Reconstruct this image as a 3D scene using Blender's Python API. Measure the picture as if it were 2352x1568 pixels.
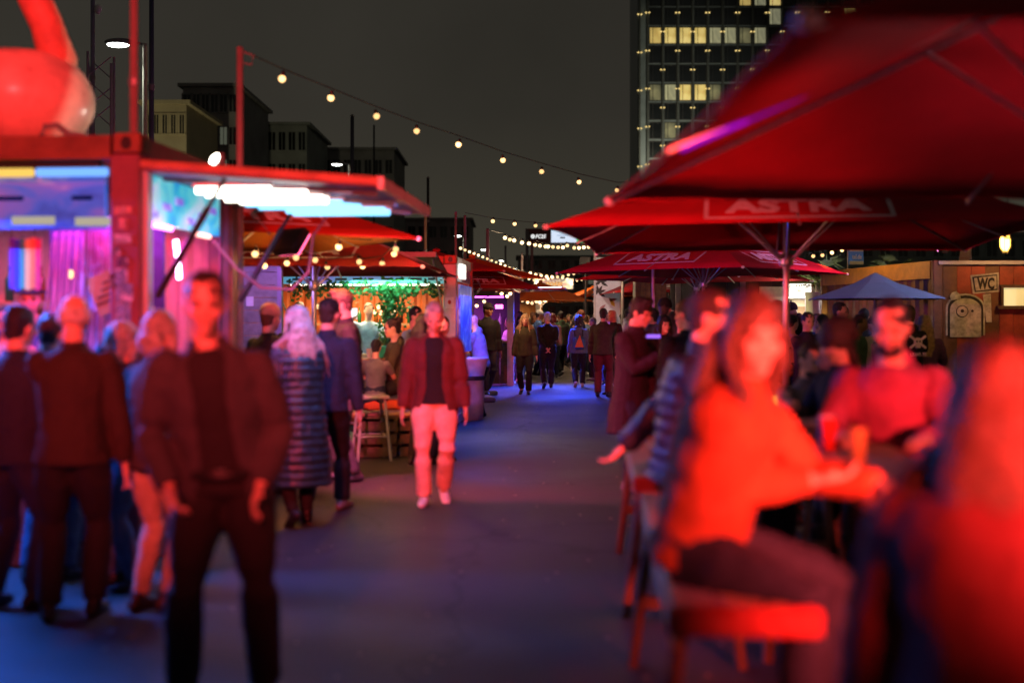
import bpy, bmesh, math, random
from mathutils import Vector, Matrix, noise
R = math.radians
PI = math.pi
random.seed(7)
for o in list(bpy.data.objects):
    bpy.data.objects.remove(o)
scene = bpy.context.scene
COL = scene.collection

# ------------------------------------------------------------------ camera
cam_d = bpy.data.cameras.new('camera')
cam = bpy.data.objects.new('camera', cam_d)
COL.objects.link(cam)
cam.location = (0, 0, 1.6)
cam.rotation_euler = (R(90), 0, 0)
cam_d.sensor_width = 36
cam_d.lens = 42
cam_d.shift_y = -49 / 2352
cam_d.clip_start = 0.05
cam_d.clip_end = 3000
cam_d.dof.use_dof = True
cam_d.dof.focus_distance = 27
cam_d.dof.aperture_fstop = 0.82
cam_d.dof.aperture_blades = 0
scene.camera = cam

# ------------------------------------------------------------------ night sky
world = bpy.data.worlds.new('World')
scene.world = world
world.use_nodes = True
nt = world.node_tree
nt.nodes.clear()
w_out = nt.nodes.new('ShaderNodeOutputWorld')
w_bg = nt.nodes.new('ShaderNodeBackground')
w_sky = nt.nodes.new('ShaderNodeTexSky')
w_sky.sky_type = 'NISHITA'
w_sky.sun_disc = False
w_sky.sun_elevation = R(-8)
w_sky.sun_rotation = R(40)
w_tc = nt.nodes.new('ShaderNodeTexCoord')
w_sep = nt.nodes.new('ShaderNodeSeparateXYZ')
w_ramp = nt.nodes.new('ShaderNodeValToRGB')      # city glow caught by low cloud, fading upwards
w_ramp.color_ramp.elements[0].position = 0.0
w_ramp.color_ramp.elements[0].color = (0.052, 0.046, 0.032, 1)
w_ramp.color_ramp.elements[1].position = 0.55
w_ramp.color_ramp.elements[1].color = (0.0150, 0.0140, 0.0125, 1)
w_e = w_ramp.color_ramp.elements.new(0.17)
w_e.color = (0.029, 0.0262, 0.0205, 1)
w_noise = nt.nodes.new('ShaderNodeTexNoise')
w_noise.inputs['Scale'].default_value = 2.2
w_noise.inputs['Detail'].default_value = 5
w_mr = nt.nodes.new('ShaderNodeMapRange')
w_mr.inputs[1].default_value = 0.3; w_mr.inputs[2].default_value = 0.7
w_mr.inputs[3].default_value = 0.72; w_mr.inputs[4].default_value = 1.2
w_mul = nt.nodes.new('ShaderNodeVectorMath'); w_mul.operation = 'SCALE'
w_add = nt.nodes.new('ShaderNodeVectorMath'); w_add.operation = 'ADD'
w_sc = nt.nodes.new('ShaderNodeVectorMath'); w_sc.operation = 'SCALE'
w_sc.inputs['Scale'].default_value = 0.05
nt.links.new(w_tc.outputs['Generated'], w_sep.inputs[0])
nt.links.new(w_sep.outputs['Z'], w_ramp.inputs[0])
nt.links.new(w_tc.outputs['Generated'], w_noise.inputs['Vector'])
nt.links.new(w_noise.outputs['Fac'], w_mr.inputs[0])
nt.links.new(w_ramp.outputs['Color'], w_mul.inputs[0])
nt.links.new(w_mr.outputs[0], w_mul.inputs['Scale'])
nt.links.new(w_sky.outputs[0], w_sc.inputs[0])
nt.links.new(w_sc.outputs[0], w_add.inputs[0])
nt.links.new(w_mul.outputs[0], w_add.inputs[1])
nt.links.new(w_add.outputs[0], w_bg.inputs['Color'])
w_bg.inputs['Strength'].default_value = 1.18
nt.links.new(w_bg.outputs[0], w_out.inputs[0])

vs = scene.view_settings
vs.view_transform = 'Standard'
vs.look = 'None'
vs.gamma = 1
vs.exposure = 0.0
vs.use_curve_mapping = False
cy = scene.cycles
cy.use_denoising = True
cy.sample_clamp_indirect = 2.5
cy.sample_clamp_direct = 12
cy.max_bounces = 6
cy.diffuse_bounces = 3
cy.glossy_bounces = 3
cy.transmission_bounces = 4
cy.caustics_reflective = False
cy.caustics_refractive = False
cy.blur_glossy = 1.0

# ------------------------------------------------------------------ helpers
FPX = 2744.0
def W(px, py, d):
    """a point of the place seen at that spot of the photograph, d metres ahead"""
    return Vector(((px - 1176) / FPX * d, d, 1.6 + (735 - py) / FPX * d))
def GX(px, d):
    return (px - 1176) / FPX * d

MATS = {}
def mat(name, col, rough=0.6, metal=0.0, var=0.12, scale=6.0, bump=0.0, bscale=40.0, emit=None, es=0.0, trans=0.0, spec=0.5, coat=0.0):
    if name in MATS:
        return MATS[name]
    m = bpy.data.materials.new(name)
    m.use_nodes = True
    n = m.node_tree
    b = n.nodes['Principled BSDF']
    out = n.nodes['Material Output']
    b.inputs['Roughness'].default_value = rough
    b.inputs['Metallic'].default_value = metal
    b.inputs['Specular IOR Level'].default_value = spec
    if coat:
        b.inputs['Coat Weight'].default_value = coat
    c = tuple(col) + (1,)
    b.inputs['Base Color'].default_value = c
    if var > 0 or bump > 0:
        tc = n.nodes.new('ShaderNodeTexCoord')
    if var > 0:
        no = n.nodes.new('ShaderNodeTexNoise')
        no.inputs['Scale'].default_value = scale
        no.inputs['Detail'].default_value = 6
        no.inputs['Roughness'].default_value = 0.65
        n.links.new(tc.outputs['Object'], no.inputs['Vector'])
        cr = n.nodes.new('ShaderNodeValToRGB')
        cr.color_ramp.elements[0].position = 0.3
        cr.color_ramp.elements[1].position = 0.72
        cr.color_ramp.elements[0].color = tuple(max(0, x * (1 - var * 1.6)) for x in col) + (1,)
        cr.color_ramp.elements[1].color = tuple(min(1, x * (1 + var * 1.3)) for x in col) + (1,)
        n.links.new(no.outputs['Fac'], cr.inputs[0])
        n.links.new(cr.outputs[0], b.inputs['Base Color'])
        mr = n.nodes.new('ShaderNodeMapRange')
        mr.inputs[3].default_value = max(0.03, rough - 0.12); mr.inputs[4].default_value = min(1, rough + 0.12)
        n.links.new(no.outputs['Fac'], mr.inputs[0])
        n.links.new(mr.outputs[0], b.inputs['Roughness'])
    if bump > 0:
        nb = n.nodes.new('ShaderNodeTexNoise')
        nb.inputs['Scale'].default_value = bscale
        nb.inputs['Detail'].default_value = 4
        n.links.new(tc.outputs['Object'], nb.inputs['Vector'])
        bp = n.nodes.new('ShaderNodeBump')
        bp.inputs['Strength'].default_value = bump
        bp.inputs['Distance'].default_value = 0.02
        n.links.new(nb.outputs['Fac'], bp.inputs['Height'])
        n.links.new(bp.outputs[0], b.inputs['Normal'])
    if emit is not None:
        b.inputs['Emission Color'].default_value = tuple(emit) + (1,)
        b.inputs['Emission Strength'].default_value = es
    if trans > 0:
        tr = n.nodes.new('ShaderNodeBsdfTranslucent')
        tr.inputs['Color'].default_value = c
        mx = n.nodes.new('ShaderNodeMixShader')
        mx.inputs[0].default_value = trans
        n.links.new(b.outputs[0], mx.inputs[1])
        n.links.new(tr.outputs[0], mx.inputs[2])
        n.links.new(mx.outputs[0], out.inputs[0])
    MATS[name] = m
    return m

def emat(name, col, s):
    if name in MATS:
        return MATS[name]
    m = bpy.data.materials.new(name)
    m.use_nodes = True
    n = m.node_tree
    n.nodes.clear()
    e = n.nodes.new('ShaderNodeEmission')
    e.inputs[0].default_value = tuple(col) + (1,)
    e.inputs[1].default_value = s
    o = n.nodes.new('ShaderNodeOutputMaterial')
    n.links.new(e.outputs[0], o.inputs[0])
    MATS[name] = m
    return m

def print_mat(name, cols, scale=3.0, s=0.0, seed=0.0, stretch=(1, 1, 1), rough=0.4):
    """a printed or back-lit board: patches of several colours"""
    if name in MATS:
        return MATS[name]
    m = bpy.data.materials.new(name)
    m.use_nodes = True
    n = m.node_tree
    b = n.nodes['Principled BSDF']
    b.inputs['Roughness'].default_value = rough
    tc = n.nodes.new('ShaderNodeTexCoord')
    mp = n.nodes.new('ShaderNodeMapping')
    mp.inputs['Location'].default_value = (seed, seed * 1.7, seed * .3)
    mp.inputs['Scale'].default_value = stretch
    no = n.nodes.new('ShaderNodeTexNoise')
    no.inputs['Scale'].default_value = scale
    no.inputs['Detail'].default_value = 3
    no.inputs['Distortion'].default_value = 0.6
    cr = n.nodes.new('ShaderNodeValToRGB')
    k = len(cols)
    el = cr.color_ramp.elements
    while len(el) < k:
        el.new(0.5)
    for i, c in enumerate(cols):
        el[i].position = 0.28 + 0.44 * i / (k - 1)
        el[i].color = tuple(c) + (1,)
    n.links.new(tc.outputs['Object'], mp.inputs[0])
    n.links.new(mp.outputs[0], no.inputs['Vector'])
    n.links.new(no.outputs['Fac'], cr.inputs[0])
    n.links.new(cr.outputs[0], b.inputs['Base Color'])
    if s > 0:
        n.links.new(cr.outputs[0], b.inputs['Emission Color'])
        b.inputs['Emission Strength'].default_value = s
    MATS[name] = m
    return m

class MB:
    def __init__(s, M=None):
        s.v = []; s.f = []; s.M = M
    def add(s, vs, fs):
        k = len(s.v)
        if s.M is not None:
            s.v += [s.M @ Vector(p) for p in vs]
        else:
            s.v += [Vector(p) for p in vs]
        s.f += [tuple(i + k for i in f) for f in fs]
        return s
    def box(s, c, d, rz=0, M=None):
        x, y, z = d[0] / 2, d[1] / 2, d[2] / 2
        m = Matrix.Rotation(rz, 3, 'Z') if M is None else M
        c = Vector(c)
        vs = [c + m @ Vector(p) for p in ((-x, -y, -z), (x, -y, -z), (x, y, -z), (-x, y, -z), (-x, -y, z), (x, -y, z), (x, y, z), (-x, y, z))]
        return s.add(vs, [(0, 3, 2, 1), (4, 5, 6, 7), (0, 1, 5, 4), (1, 2, 6, 5), (2, 3, 7, 6), (3, 0, 4, 7)])
    def b2(s, a, b):
        return s.box([(a[i] + b[i]) / 2 for i in range(3)], [abs(b[i] - a[i]) for i in range(3)])
    def bevbox(s, c, d, r=0.01, rz=0):
        x, y, z = d[0] / 2, d[1] / 2, d[2] / 2
        m = Matrix.Rotation(rz, 3, 'Z'); c = Vector(c)
        vs = []
        for sz, ins in ((-z, r), (-z + r, 0), (z - r, 0), (z, r)):
            for (px, py) in ((-x + ins + r, -y + ins), (x - ins - r, -y + ins), (x - ins, -y + ins + r), (x - ins, y - ins - r), (x - ins - r, y - ins), (-x + ins + r, y - ins), (-x + ins, y - ins - r), (-x + ins, -y + ins + r)):
                vs.append(c + m @ Vector((px, py, sz)))
        fs = [tuple(range(7, -1, -1)), tuple(range(24, 32))]
        for k in range(3):
            for i in range(8):
                j = (i + 1) % 8
                fs.append((k * 8 + i, k * 8 + j, k * 8 + 8 + j, k * 8 + 8 + i))
        return s.add(vs, fs)
    def tube(s, pts, r, n=8, cap=True):
        pts = [Vector(p) for p in pts]
        rs = r if isinstance(r, (list, tuple)) else [r] * len(pts)
        vs = []; fs = []
        ref = Vector((0.13, 0.21, 0.97)).normalized()
        for i, p in enumerate(pts):
            t = (pts[min(i + 1, len(pts) - 1)] - pts[max(i - 1, 0)])
            t = t.normalized() if t.length > 1e-9 else Vector((0, 0, 1))
            if abs(t.dot(ref)) > 0.95:
                a = t.cross(Vector((1, 0.1, 0))).normalized()
            else:
                a = t.cross(ref).normalized()
            b = t.cross(a)
            for k in range(n):
                th = 2 * PI * k / n
                vs.append(p + a * (rs[i] * math.cos(th)) + b * (rs[i] * math.sin(th)))
        for i in range(len(pts) - 1):
            for k in range(n):
                j = (k + 1) % n
                fs.append((i * n + k, i * n + j, i * n + n + j, i * n + n + k))
        if cap:
            fs.append(tuple(range(n - 1, -1, -1)))
            fs.append(tuple(range(len(vs) - n, len(vs))))
        return s.add(vs, fs)
    def ell(s, c, r, nu=12, nv=8, M=None):
        c = Vector(c); vs = []; fs = []
        m = M if M is not None else Matrix.Identity(3)
        vs.append(c + m @ Vector((0, 0, -r[2])))
        for j in range(1, nv):
            ph = -PI / 2 + PI * j / nv
            for i in range(nu):
                th = 2 * PI * i / nu
                vs.append(c + m @ Vector((r[0] * math.cos(ph) * math.cos(th), r[1] * math.cos(ph) * math.sin(th), r[2] * math.sin(ph))))
        vs.append(c + m @ Vector((0, 0, r[2])))
        for i in range(nu):
            fs.append((0, 1 + (i + 1) % nu, 1 + i))
        for j in range(nv - 2):
            for i in range(nu):
                k = (i + 1) % nu
                a = 1 + j * nu
                fs.append((a + i, a + k, a + nu + k, a + nu + i))
        a = 1 + (nv - 2) * nu; t = len(vs) - 1
        for i in range(nu):
            fs.append((a + i, a + (i + 1) % nu, t))
        return s.add(vs, fs)
    def lathe(s, prof, c=(0, 0, 0), n=16):
        """prof: list of (radius, z); closed at both ends"""
        c = Vector(c); vs = []; fs = []
        for (r, z) in prof:
            for k in range(n):
                th = 2 * PI * k / n
                vs.append(c + Vector((r * math.cos(th), r * math.sin(th), z)))
        for i in range(len(prof) - 1):
            for k in range(n):
                j = (k + 1) % n
                fs.append((i * n + k, i * n + j, i * n + n + j, i * n + n + k))
        fs.append(tuple(range(n - 1, -1, -1)))
        fs.append(tuple(range(len(vs) - n, len(vs))))
        return s.add(vs, fs)
    def prism(s, poly, t, O, U, V):
        """polygon in the plane O + u*U + v*V, given thickness t along U x V (centred)"""
        O, U, V = Vector(O), Vector(U), Vector(V)
        N = U.cross(V).normalized()
        k = len(poly)
        vs = [O + U * p[0] + V * p[1] - N * (t / 2) for p in poly] + [O + U * p[0] + V * p[1] + N * (t / 2) for p in poly]
        fs = [tuple(range(k - 1, -1, -1)), tuple(range(k, 2 * k))]
        for i in range(k):
            j = (i + 1) % k
            fs.append((i, j, k + j, k + i))
        return s.add(vs, fs)
    def mesh(s, name, m=None, smooth=False):
        me = bpy.data.meshes.new(name)
        me.from_pydata([tuple(p) for p in s.v], [], s.f)
        me.validate(); me.update()
        if m is not None:
            me.materials.append(m)
        if smooth:
            me.shade_smooth()
        return me
    def build(s, name, m, parent=None, smooth=False):
        return link(name, s.mesh(name, m, smooth), parent)

def link(name, me, parent=None, loc=None, rz=0, M=None):
    o = bpy.data.objects.new(name, me)
    COL.objects.link(o)
    if parent is not None:
        o.parent = parent
    if M is not None:
        o.matrix_local = M
    else:
        if loc is not None:
            o.location = loc
        o.rotation_euler = (0, 0, rz)
    return o
def tag(o, label, cat, group=None, kind=None):
    o['label'] = label; o['category'] = cat
    if group: o['group'] = group
    if kind: o['kind'] = kind
    return o
def struct(o):
    o['kind'] = 'structure'
    return o
def thing(name, label, cat, loc=(0, 0, 0), rz=0, group=None):
    o = bpy.data.objects.new(name, None)
    COL.objects.link(o)
    o.empty_display_size = 0.2
    o.location = loc
    o.rotation_euler = (0, 0, rz)
    return tag(o, label, cat, group)
def lamp(name, kind, loc, energy, col, parent=None, size=0.1, size_y=None, rot=(0, 0, 0), angle=None, blend=0.5):
    l = bpy.data.lights.new(name, kind)
    l.energy = energy; l.color = col
    if kind == 'AREA':
        l.size = size
        if size_y:
            l.shape = 'RECTANGLE'; l.size_y = size_y
        if angle: l.spread = angle
    elif kind == 'SPOT':
        l.shadow_soft_size = size
        l.spot_size = angle or R(90); l.spot_blend = blend
    else:
        l.shadow_soft_size = size
    o = bpy.data.objects.new(name, l)
    COL.objects.link(o)
    o.location = loc; o.rotation_euler = rot
    if parent is not None: o.parent = parent
    return o
def aim(o, target):
    d = Vector(target) - o.location
    o.rotation_euler = d.to_track_quat('-Z', 'Y').to_euler()
    return o

# lettering: flat print, made once per word
TEXT = {}
def prep_text(words):
    tmp = []
    for (w, bold, shear) in words:
        c = bpy.data.curves.new('t', 'FONT')
        c.body = w; c.size = 1; c.align_x = 'CENTER'; c.align_y = 'CENTER'
        c.offset = bold; c.shear = shear; c.extrude = 0.004
        c.resolution_u = 3
        o = bpy.data.objects.new('t', c); COL.objects.link(o)
        tmp.append((w, o))
    dg = bpy.context.evaluated_depsgraph_get()
    for w, o in tmp:
        me = bpy.data.meshes.new_from_object(o.evaluated_get(dg))
        xs = [v.co.x for v in me.vertices]; ys = [v.co.y for v in me.vertices]
        cx, cyy = (min(xs) + max(xs)) / 2, (min(ys) + max(ys)) / 2
        wd, hg = max(xs) - min(xs), max(ys) - min(ys)
        for v in me.vertices:
            v.co.x = (v.co.x - cx) / wd; v.co.y = (v.co.y - cyy) / hg
        TEXT[w] = (me, wd / hg)
        bpy.data.objects.remove(o)
prep_text([('ASTRA', 0.035, 0.0), ('TSCHÜSS', 0.02, 0.0), ('FC25', 0.03, 0.25), ('WC', 0.04, 0.0), ('tel.de', 0.02, 0.0), ('ST. PAULI', 0.02, 0.0), ('EA', 0.02, 0.2), ('BAR', 0.01, 0.0)])
def lettering(name, word, m, parent, O, U, V, w, h):
    """word printed on the plane at O with unit axes U (reading direction) and V (up)"""
    me, asp = TEXT[word]
    me = me.copy(); me.materials.clear(); me.materials.append(m)
    U, V = Vector(U).normalized(), Vector(V).normalized()
    N = U.cross(V)
    M = Matrix(((U.x * w, V.x * h, N.x, O[0]), (U.y * w, V.y * h, N.y, O[1]), (U.z * w, V.z * h, N.z, O[2]), (0, 0, 0, 1)))
    me.transform(M)
    return link(name, me, parent)
def frame_poly(mb, O, U, V, pts, t, th=0.004):
    """an outline: bars of width t along a closed polygon pts (u, v)"""
    k = len(pts)
    for i in range(k):
        a = Vector(pts[i]).to_2d(); b = Vector(pts[(i + 1) % k]).to_2d()
        d = (b - a).normalized(); nrm = Vector((-d.y, d.x)) * t / 2
        a2 = a - d * t * .25; b2 = b + d * t * .25
        mb.prism([tuple(a2 - nrm), tuple(b2 - nrm), tuple(b2 + nrm), tuple(a2 + nrm)], th, O, U, V)
# ------------------------------------------------------------------ people
REMESH = []        # (object, voxel, smooth iterations, fold strength)
FOLD_TEX = bpy.data.textures.new('cloth_folds', 'CLOUDS')
FOLD_TEX.noise_scale = 0.085
HAIR_TEX = bpy.data.textures.new('hair_locks', 'CLOUDS')
HAIR_TEX.noise_scale = 0.035
def organic(mb, name, m, parent, voxel, it=3, fold=0.0, tex=None):
    o = mb.build(name, m, parent)
    REMESH.append((o, voxel, it, fold, tex))
    return o
def bake_organic():
    for (o, vox, it, fold, tex) in REMESH:
        r = o.modifiers.new('r', 'REMESH'); r.mode = 'VOXEL'; r.voxel_size = vox; r.use_smooth_shade = True
        if it:
            s = o.modifiers.new('s', 'SMOOTH'); s.factor = 0.5; s.iterations = it
        if fold:
            d = o.modifiers.new('d', 'DISPLACE'); d.texture = tex or FOLD_TEX; d.strength = fold; d.mid_level = 0.5; d.texture_coords = 'LOCAL'
    dg = bpy.context.evaluated_depsgraph_get()
    for (o, vox, it, fold, tex) in REMESH:
        me = bpy.data.meshes.new_from_object(o.evaluated_get(dg))
        old = o.data
        o.modifiers.clear()
        o.data = me
        me.name = o.name
        if not me.materials and old.materials:
            me.materials.append(old.materials[0])
        me.shade_smooth()
    REMESH.clear()

def loft(B, pts, rads, lat=Vector((1, 0, 0)), n=14):
    """closed tube through pts; rads (side, front, back) per point, lat = side axis (one or per point)"""
    k = len(pts); vs = []; fs = []
    for i in range(k):
        t = (Vector(pts[min(i + 1, k - 1)]) - Vector(pts[max(i - 1, 0)])).normalized()
        l = lat[i] if isinstance(lat, list) else lat
        l = (l - t * l.dot(t)).normalized()
        f = t.cross(l)                      # forward
        r = rads[i]
        if len(r) == 2: r = (r[0], r[1], r[1])
        for j in range(n):
            a = 2 * PI * j / n
            sn = math.sin(a)
            vs.append(Vector(pts[i]) + l * (r[0] * math.cos(a)) + f * ((r[1] if sn > 0 else r[2]) * sn))
    for i in range(k - 1):
        for j in range(n):
            q = (j + 1) % n
            fs.append((i * n + j, i * n + q, i * n + n + q, i * n + n + j))
    fs.append(tuple(range(n - 1, -1, -1)))
    fs.append(tuple(range((k - 1) * n, k * n)))
    B.add(vs, fs)
def shell(B, pts, rads, lat, gap, th, n=16):
    """an open-fronted garment body: C-shaped ring, gap = half opening angle"""
    k = len(pts); vs = []; fs = []; m = 2 * (n + 1)
    for i in range(k):
        t = (Vector(pts[min(i + 1, k - 1)]) - Vector(pts[max(i - 1, 0)])).normalized()
        l = lat[i] if isinstance(lat, list) else lat
        l = (l - t * l.dot(t)).normalized(); f = t.cross(l); r = rads[i]
        g = gap[i] if isinstance(gap, list) else gap
        for sgn in (0, 1):
            for j in range(n + 1):
                u = j / n if not sgn else 1 - j / n
                a = PI / 2 + g + (2 * PI - 2 * g) * u
                o = 0 if not sgn else th
                vs.append(Vector(pts[i]) + l * ((r[0] - o) * math.cos(a)) + f * ((r[1] - o) * math.sin(a)))
    for i in range(k - 1):
        for j in range(m):
            q = (j + 1) % m
            fs.append((i * m + j, i * m + q, i * m + m + q, i * m + m + j))
    for e in (0, k - 1):
        for j in range(n):
            fs.append((e * m + j, e * m + j + 1, e * m + m - 2 - j, e * m + m - 1 - j))
    B.add(vs, fs)
def ik(a, b, la, lb, pole):
    d = b - a; L = d.length
    mx = (la + lb) * 0.997
    if L > mx:
        b = a + d * (mx / L); d = b - a; L = mx
    x = (la * la - lb * lb + L * L) / (2 * L)
    h = math.sqrt(max(0, la * la - x * x))
    u = d / L
    p = pole - u * pole.dot(u)
    p = p.normalized() if p.length > 1e-6 else Vector((0, 1, 0))
    return a + u * x + p * h, b
def limb(B, a, b, c, r, n=10):
    pts = [a, a.lerp(b, .35), a.lerp(b, .8), b, b.lerp(c, .3), b.lerp(c, .7), c]
    B.tube(pts, [r[0], r[0] * 1.04, r[1] * 1.05, r[1], r[1] * 1.02, (r[1] + r[2]) / 2, r[2]], n)

SKIN = {'fair': (.62, .36, .26), 'tan': (.42, .25, .17), 'brown': (.22, .12, .075)}
HAIRC = {'black': (.008, .007, .007), 'dark brown': (.022, .013, .009), 'brown': (.06, .034, .02), 'blond': (.34, .23, .12), 'grey': (.33, .32, .31), 'white': (.6, .58, .56), 'red': (.17, .05, .02), 'auburn': (.085, .032, .015)}
CLOTH = {'teal': (.012, .035, .055), 'charcoal': (.013, .012, .013), 'plum': (.022, .012, .022), 'wine': (.13, .016, .018), 'black': (.009, .009, .0105), 'navy': (.014, .02, .045), 'dark grey': (.035, .035, .04), 'grey': (.13, .13, .14), 'olive': (.045, .045, .022), 'brown': (.026, .018, .013), 'dark red': (.10, .02, .02), 'white': (.62, .61, .6), 'blue': (.05, .12, .32), 'denim': (.09, .14, .24), 'light blue': (.25, .38, .55), 'beige': (.36, .29, .21), 'yellow': (.6, .36, .05), 'pink': (.30, .05, .12), 'green': (.05, .13, .07), 'cream': (.70, .40, .31), 'orange': (.28, .065, .02), 'purple': (.1, .045, .12)}
def cmat(col, kind='cloth'):
    r = {'cloth': .85, 'leather': .45, 'puffer': .42}.get(kind, .85)
    return mat(f'{col} {kind}', CLOTH[col], r, var=.18, scale=9, bump=.35 if kind != 'puffer' else .2, bscale=38, spec=.35)
def hmat(c):
    return mat(f'{c} hair', HAIRC[c], .5, var=.35, scale=26, bump=.8, bscale=70, spec=.5)
VOX = (.0115, .0165, .027)

WRIST = {'down': (.265, .04, .80), 'fwd': (.24, .20, .86), 'back': (.25, -.17, .85), 'pocket': (.175, .10, .91), 'behind': (.035, -.19, .93),
         'drink': (.13, .27, 1.24), 'mouth': (.05, .20, 1.47), 'table': (.17, .40, 1.16), 'phone': (.05, .31, 1.24), 'fold': (-.10, .21, 1.17), 'reach': (.22, .48, 1.18), 'chin': (.05, .25, 1.40), 'hip': (.24, .03, 1.0), 'ear': (.11, .10, 1.60), 'bench': (.36, -.08, .95), 'lap': (.10, .34, 1.02), 'reachup': (.30, .34, 1.5)}
def person(label, x, y, face, h=1.75, pose='stand', arms=('down', 'down'), top=('jacket', 'black'), bottom=('jeans', 'navy'), hair=('short', 'dark brown'),
           skin='fair', shoes='black', lod=1, lean=3, hyaw=0, hpitch=4, twist=0, group=None, seat=None, foot_z=.0, beard=None, wide=1.0, inner='black', glasses=False, z0=0.0, spread=.1, female=False, step=.26, lateral=0):
    s = h / 1.78
    T = thing('person', label, 'person', (x, y, z0), PI + R(face), group)
    V3 = Vector
    lean_r = R(lean)
    hipz = .93 * s if seat is None else seat + .10 * s
    hip = V3((0, 0, hipz))
    up = V3((math.sin(R(lateral)), math.sin(lean_r), math.cos(lean_r))).normalized()
    fwd = V3((0, math.cos(lean_r), -math.sin(lean_r)))
    N = hip + up * (.53 * s)
    shc = hip + up * (.452 * s)
    tw = R(twist)
    slat = V3((math.cos(tw), math.sin(tw), 0))
    shw = (.16 if female else .176) * s * (0.5 + wide * .5)
    sh = [shc + slat * shw, shc - slat * shw]
    dz = hipz - .93 * s
    # legs
    if pose == 'walk':
        ank = [V3((.085, step, .085)) * s, V3((-.085, -step * .95, .13)) * s]
    elif pose == 'walk2':
        ank = [V3((.085, -step * .95, .13)) * s, V3((-.085, step, .085)) * s]
    elif pose == 'sit':
        ank = [V3((.13 * s, .40 * s, foot_z + .085 * s)), V3((-.13 * s, .36 * s, foot_z + .085 * s))]
    else:
        ank = [V3((spread * s, .05 * s, .085 * s)), V3((-spread * s, -.04 * s, .085 * s))]
    hj = [hip + V3((.088 * s, 0, -.02 * s)), hip + V3((-.088 * s, 0, -.02 * s))]
    knee = []
    for i in range(2):
        k, a = ik(hj[i], ank[i], .435 * s, .425 * s, V3((.15 if i == 0 else -.15, 1, .25 if pose == 'sit' else 0)))
        knee.append(k); ank[i] = a
    # arms
    elb = []; wr = []
    offs = up * (.53 * s) - V3((0, 0, .53 * s))
    for i in range(2):
        sg = 1 if i == 0 else -1
        kk = arms[i]
        if isinstance(kk, str):
            w0 = WRIST[kk]
            wv = V3((sg * w0[0], w0[1], w0[2])) * s + V3((0, 0, dz))
            if w0[2] > 1.05: wv += offs * .9
            elif w0[2] > .9: wv += offs * .4
            else: wv += offs * .5
            if kk in ('down', 'fwd', 'back') and wide > 1: wv.x += sg * .06 * (wide - 1) * 2
        else:
            wv = V3(kk)
        pole = V3((sg * .5, -1, -.25)) if kk not in ('pocket', 'hip', 'behind') else V3((sg * (.6 if kk == 'pocket' else 1.0), -.8, 0))
        e, wv = ik(sh[i], wv, .285 * s, .265 * s, pole)
        elb.append(e); wr.append(wv)
    vox = VOX[lod]
    # ---------------- body
    B = MB()
    ws = .155 * s * wide
    lats = [V3((1, 0, 0))] * 3 + [V3((1, 0, 0)).lerp(slat, .6)] + [slat] * 3
    tp = [hip - V3((0, 0, .06 * s)), hip + up * .03 * s, hip + up * .16 * s, hip + up * .29 * s, hip + up * .42 * s, hip + up * .49 * s, N]
    tr = [(.13 * s * wide, .09 * s), (ws, .105 * s * wide), (.135 * s * wide, .095 * s * wide), (.15 * s * wide, .108 * s * wide), (.165 * s * wide, .105 * s), (.13 * s, .075 * s), (.06 * s, .055 * s)]
    loft(B, tp, tr, lats)
    # head
    hm = Matrix.Rotation(R(hyaw) + tw, 3, 'Z') @ Matrix.Rotation(-R(hpitch) - lean_r * .35, 3, 'X')
    H0 = N + up * (.064 * s) + fwd * (.018 * s)
    def HP(p): return H0 + hm @ (V3(p) * s)
    B.tube([N - up * .05 * s, HP((0, -.03, .02)), HP((0, -.02, .07))], [.062 * s, .056 * s, .058 * s], 10)
    prof = [(0.0, .022, .082, -.035), (.018, .044, .09, .0), (.05, .058, .093, .055), (.085, .066, .093, .08), (.12, .072, .089, .095), (.16, .075, .091, .10), (.195, .068, .08, .092), (.22, .048, .052, .068), (.236, .014, .012, .025)]
    vs = []; fs = []; n = 14
    for (z, rx, yf, yb) in prof:
        for j in range(n):
            a = 2 * PI * j / n; sn = math.sin(a); cs = math.cos(a)
            vs.append(HP((rx * cs, yf * sn if sn > 0 else yb * sn, z)))
    for i in range(len(prof) - 1):
        for j in range(n):
            q = (j + 1) % n
            fs.append((i * n + j, i * n + q, i * n + n + q, i * n + n + j))
    fs += [tuple(range(n - 1, -1, -1)), tuple(range(len(vs) - n, len(vs)))]
    B.add(vs, fs)
    B.tube([HP((0, .082, .128)), HP((0, .10, .10)), HP((0, .112, .082)), HP((0, .09, .07))], [.008 * s, .011 * s, .015 * s, .012 * s], 6)
    B.ell(HP((0, .088, .135)), (.05 * s, .012 * s, .01 * s), 10, 6, hm)
    B.ell(HP((0, .086, .045)), (.026 * s, .016 * s, .011 * s), 8, 6, hm)
    B.ell(HP((0, .08, .012)), (.024 * s, .02 * s, .016 * s), 8, 6, hm)
    for sg in (1, -1):
        B.ell(HP((sg * .076, -.008, .105)), (.012 * s, .02 * s, .032 * s), 8, 6, hm)
        B.ell(HP((sg * .042, .07, .085)), (.024 * s, .022 * s, .02 * s), 8, 6, hm)
    # arms, hands
    for i in range(2):
        sg = 1 if i == 0 else -1
        B.ell(sh[i], (.056 * s, .056 * s, .056 * s), 10, 8)
        limb(B, sh[i], elb[i], wr[i], (.05 * s, .041 * s, .028 * s), 9)
        fd = (wr[i] - elb[i]).normalized()
        side = fd.cross(V3((0, 0, 1)))
        side = side.normalized() if side.length > .2 else V3((0, 1, 0))
        kk = arms[i]
        if kk in ('down', 'fwd', 'back', 'hip', 'pocket'): side = V3((0, 1, 0)) - fd * fd.y; side.normalize()
        pn = side.cross(fd).normalized()                # palm normal
        if kk in ('down', 'fwd', 'back') and pn.x * sg > 0: pn = -pn
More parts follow.
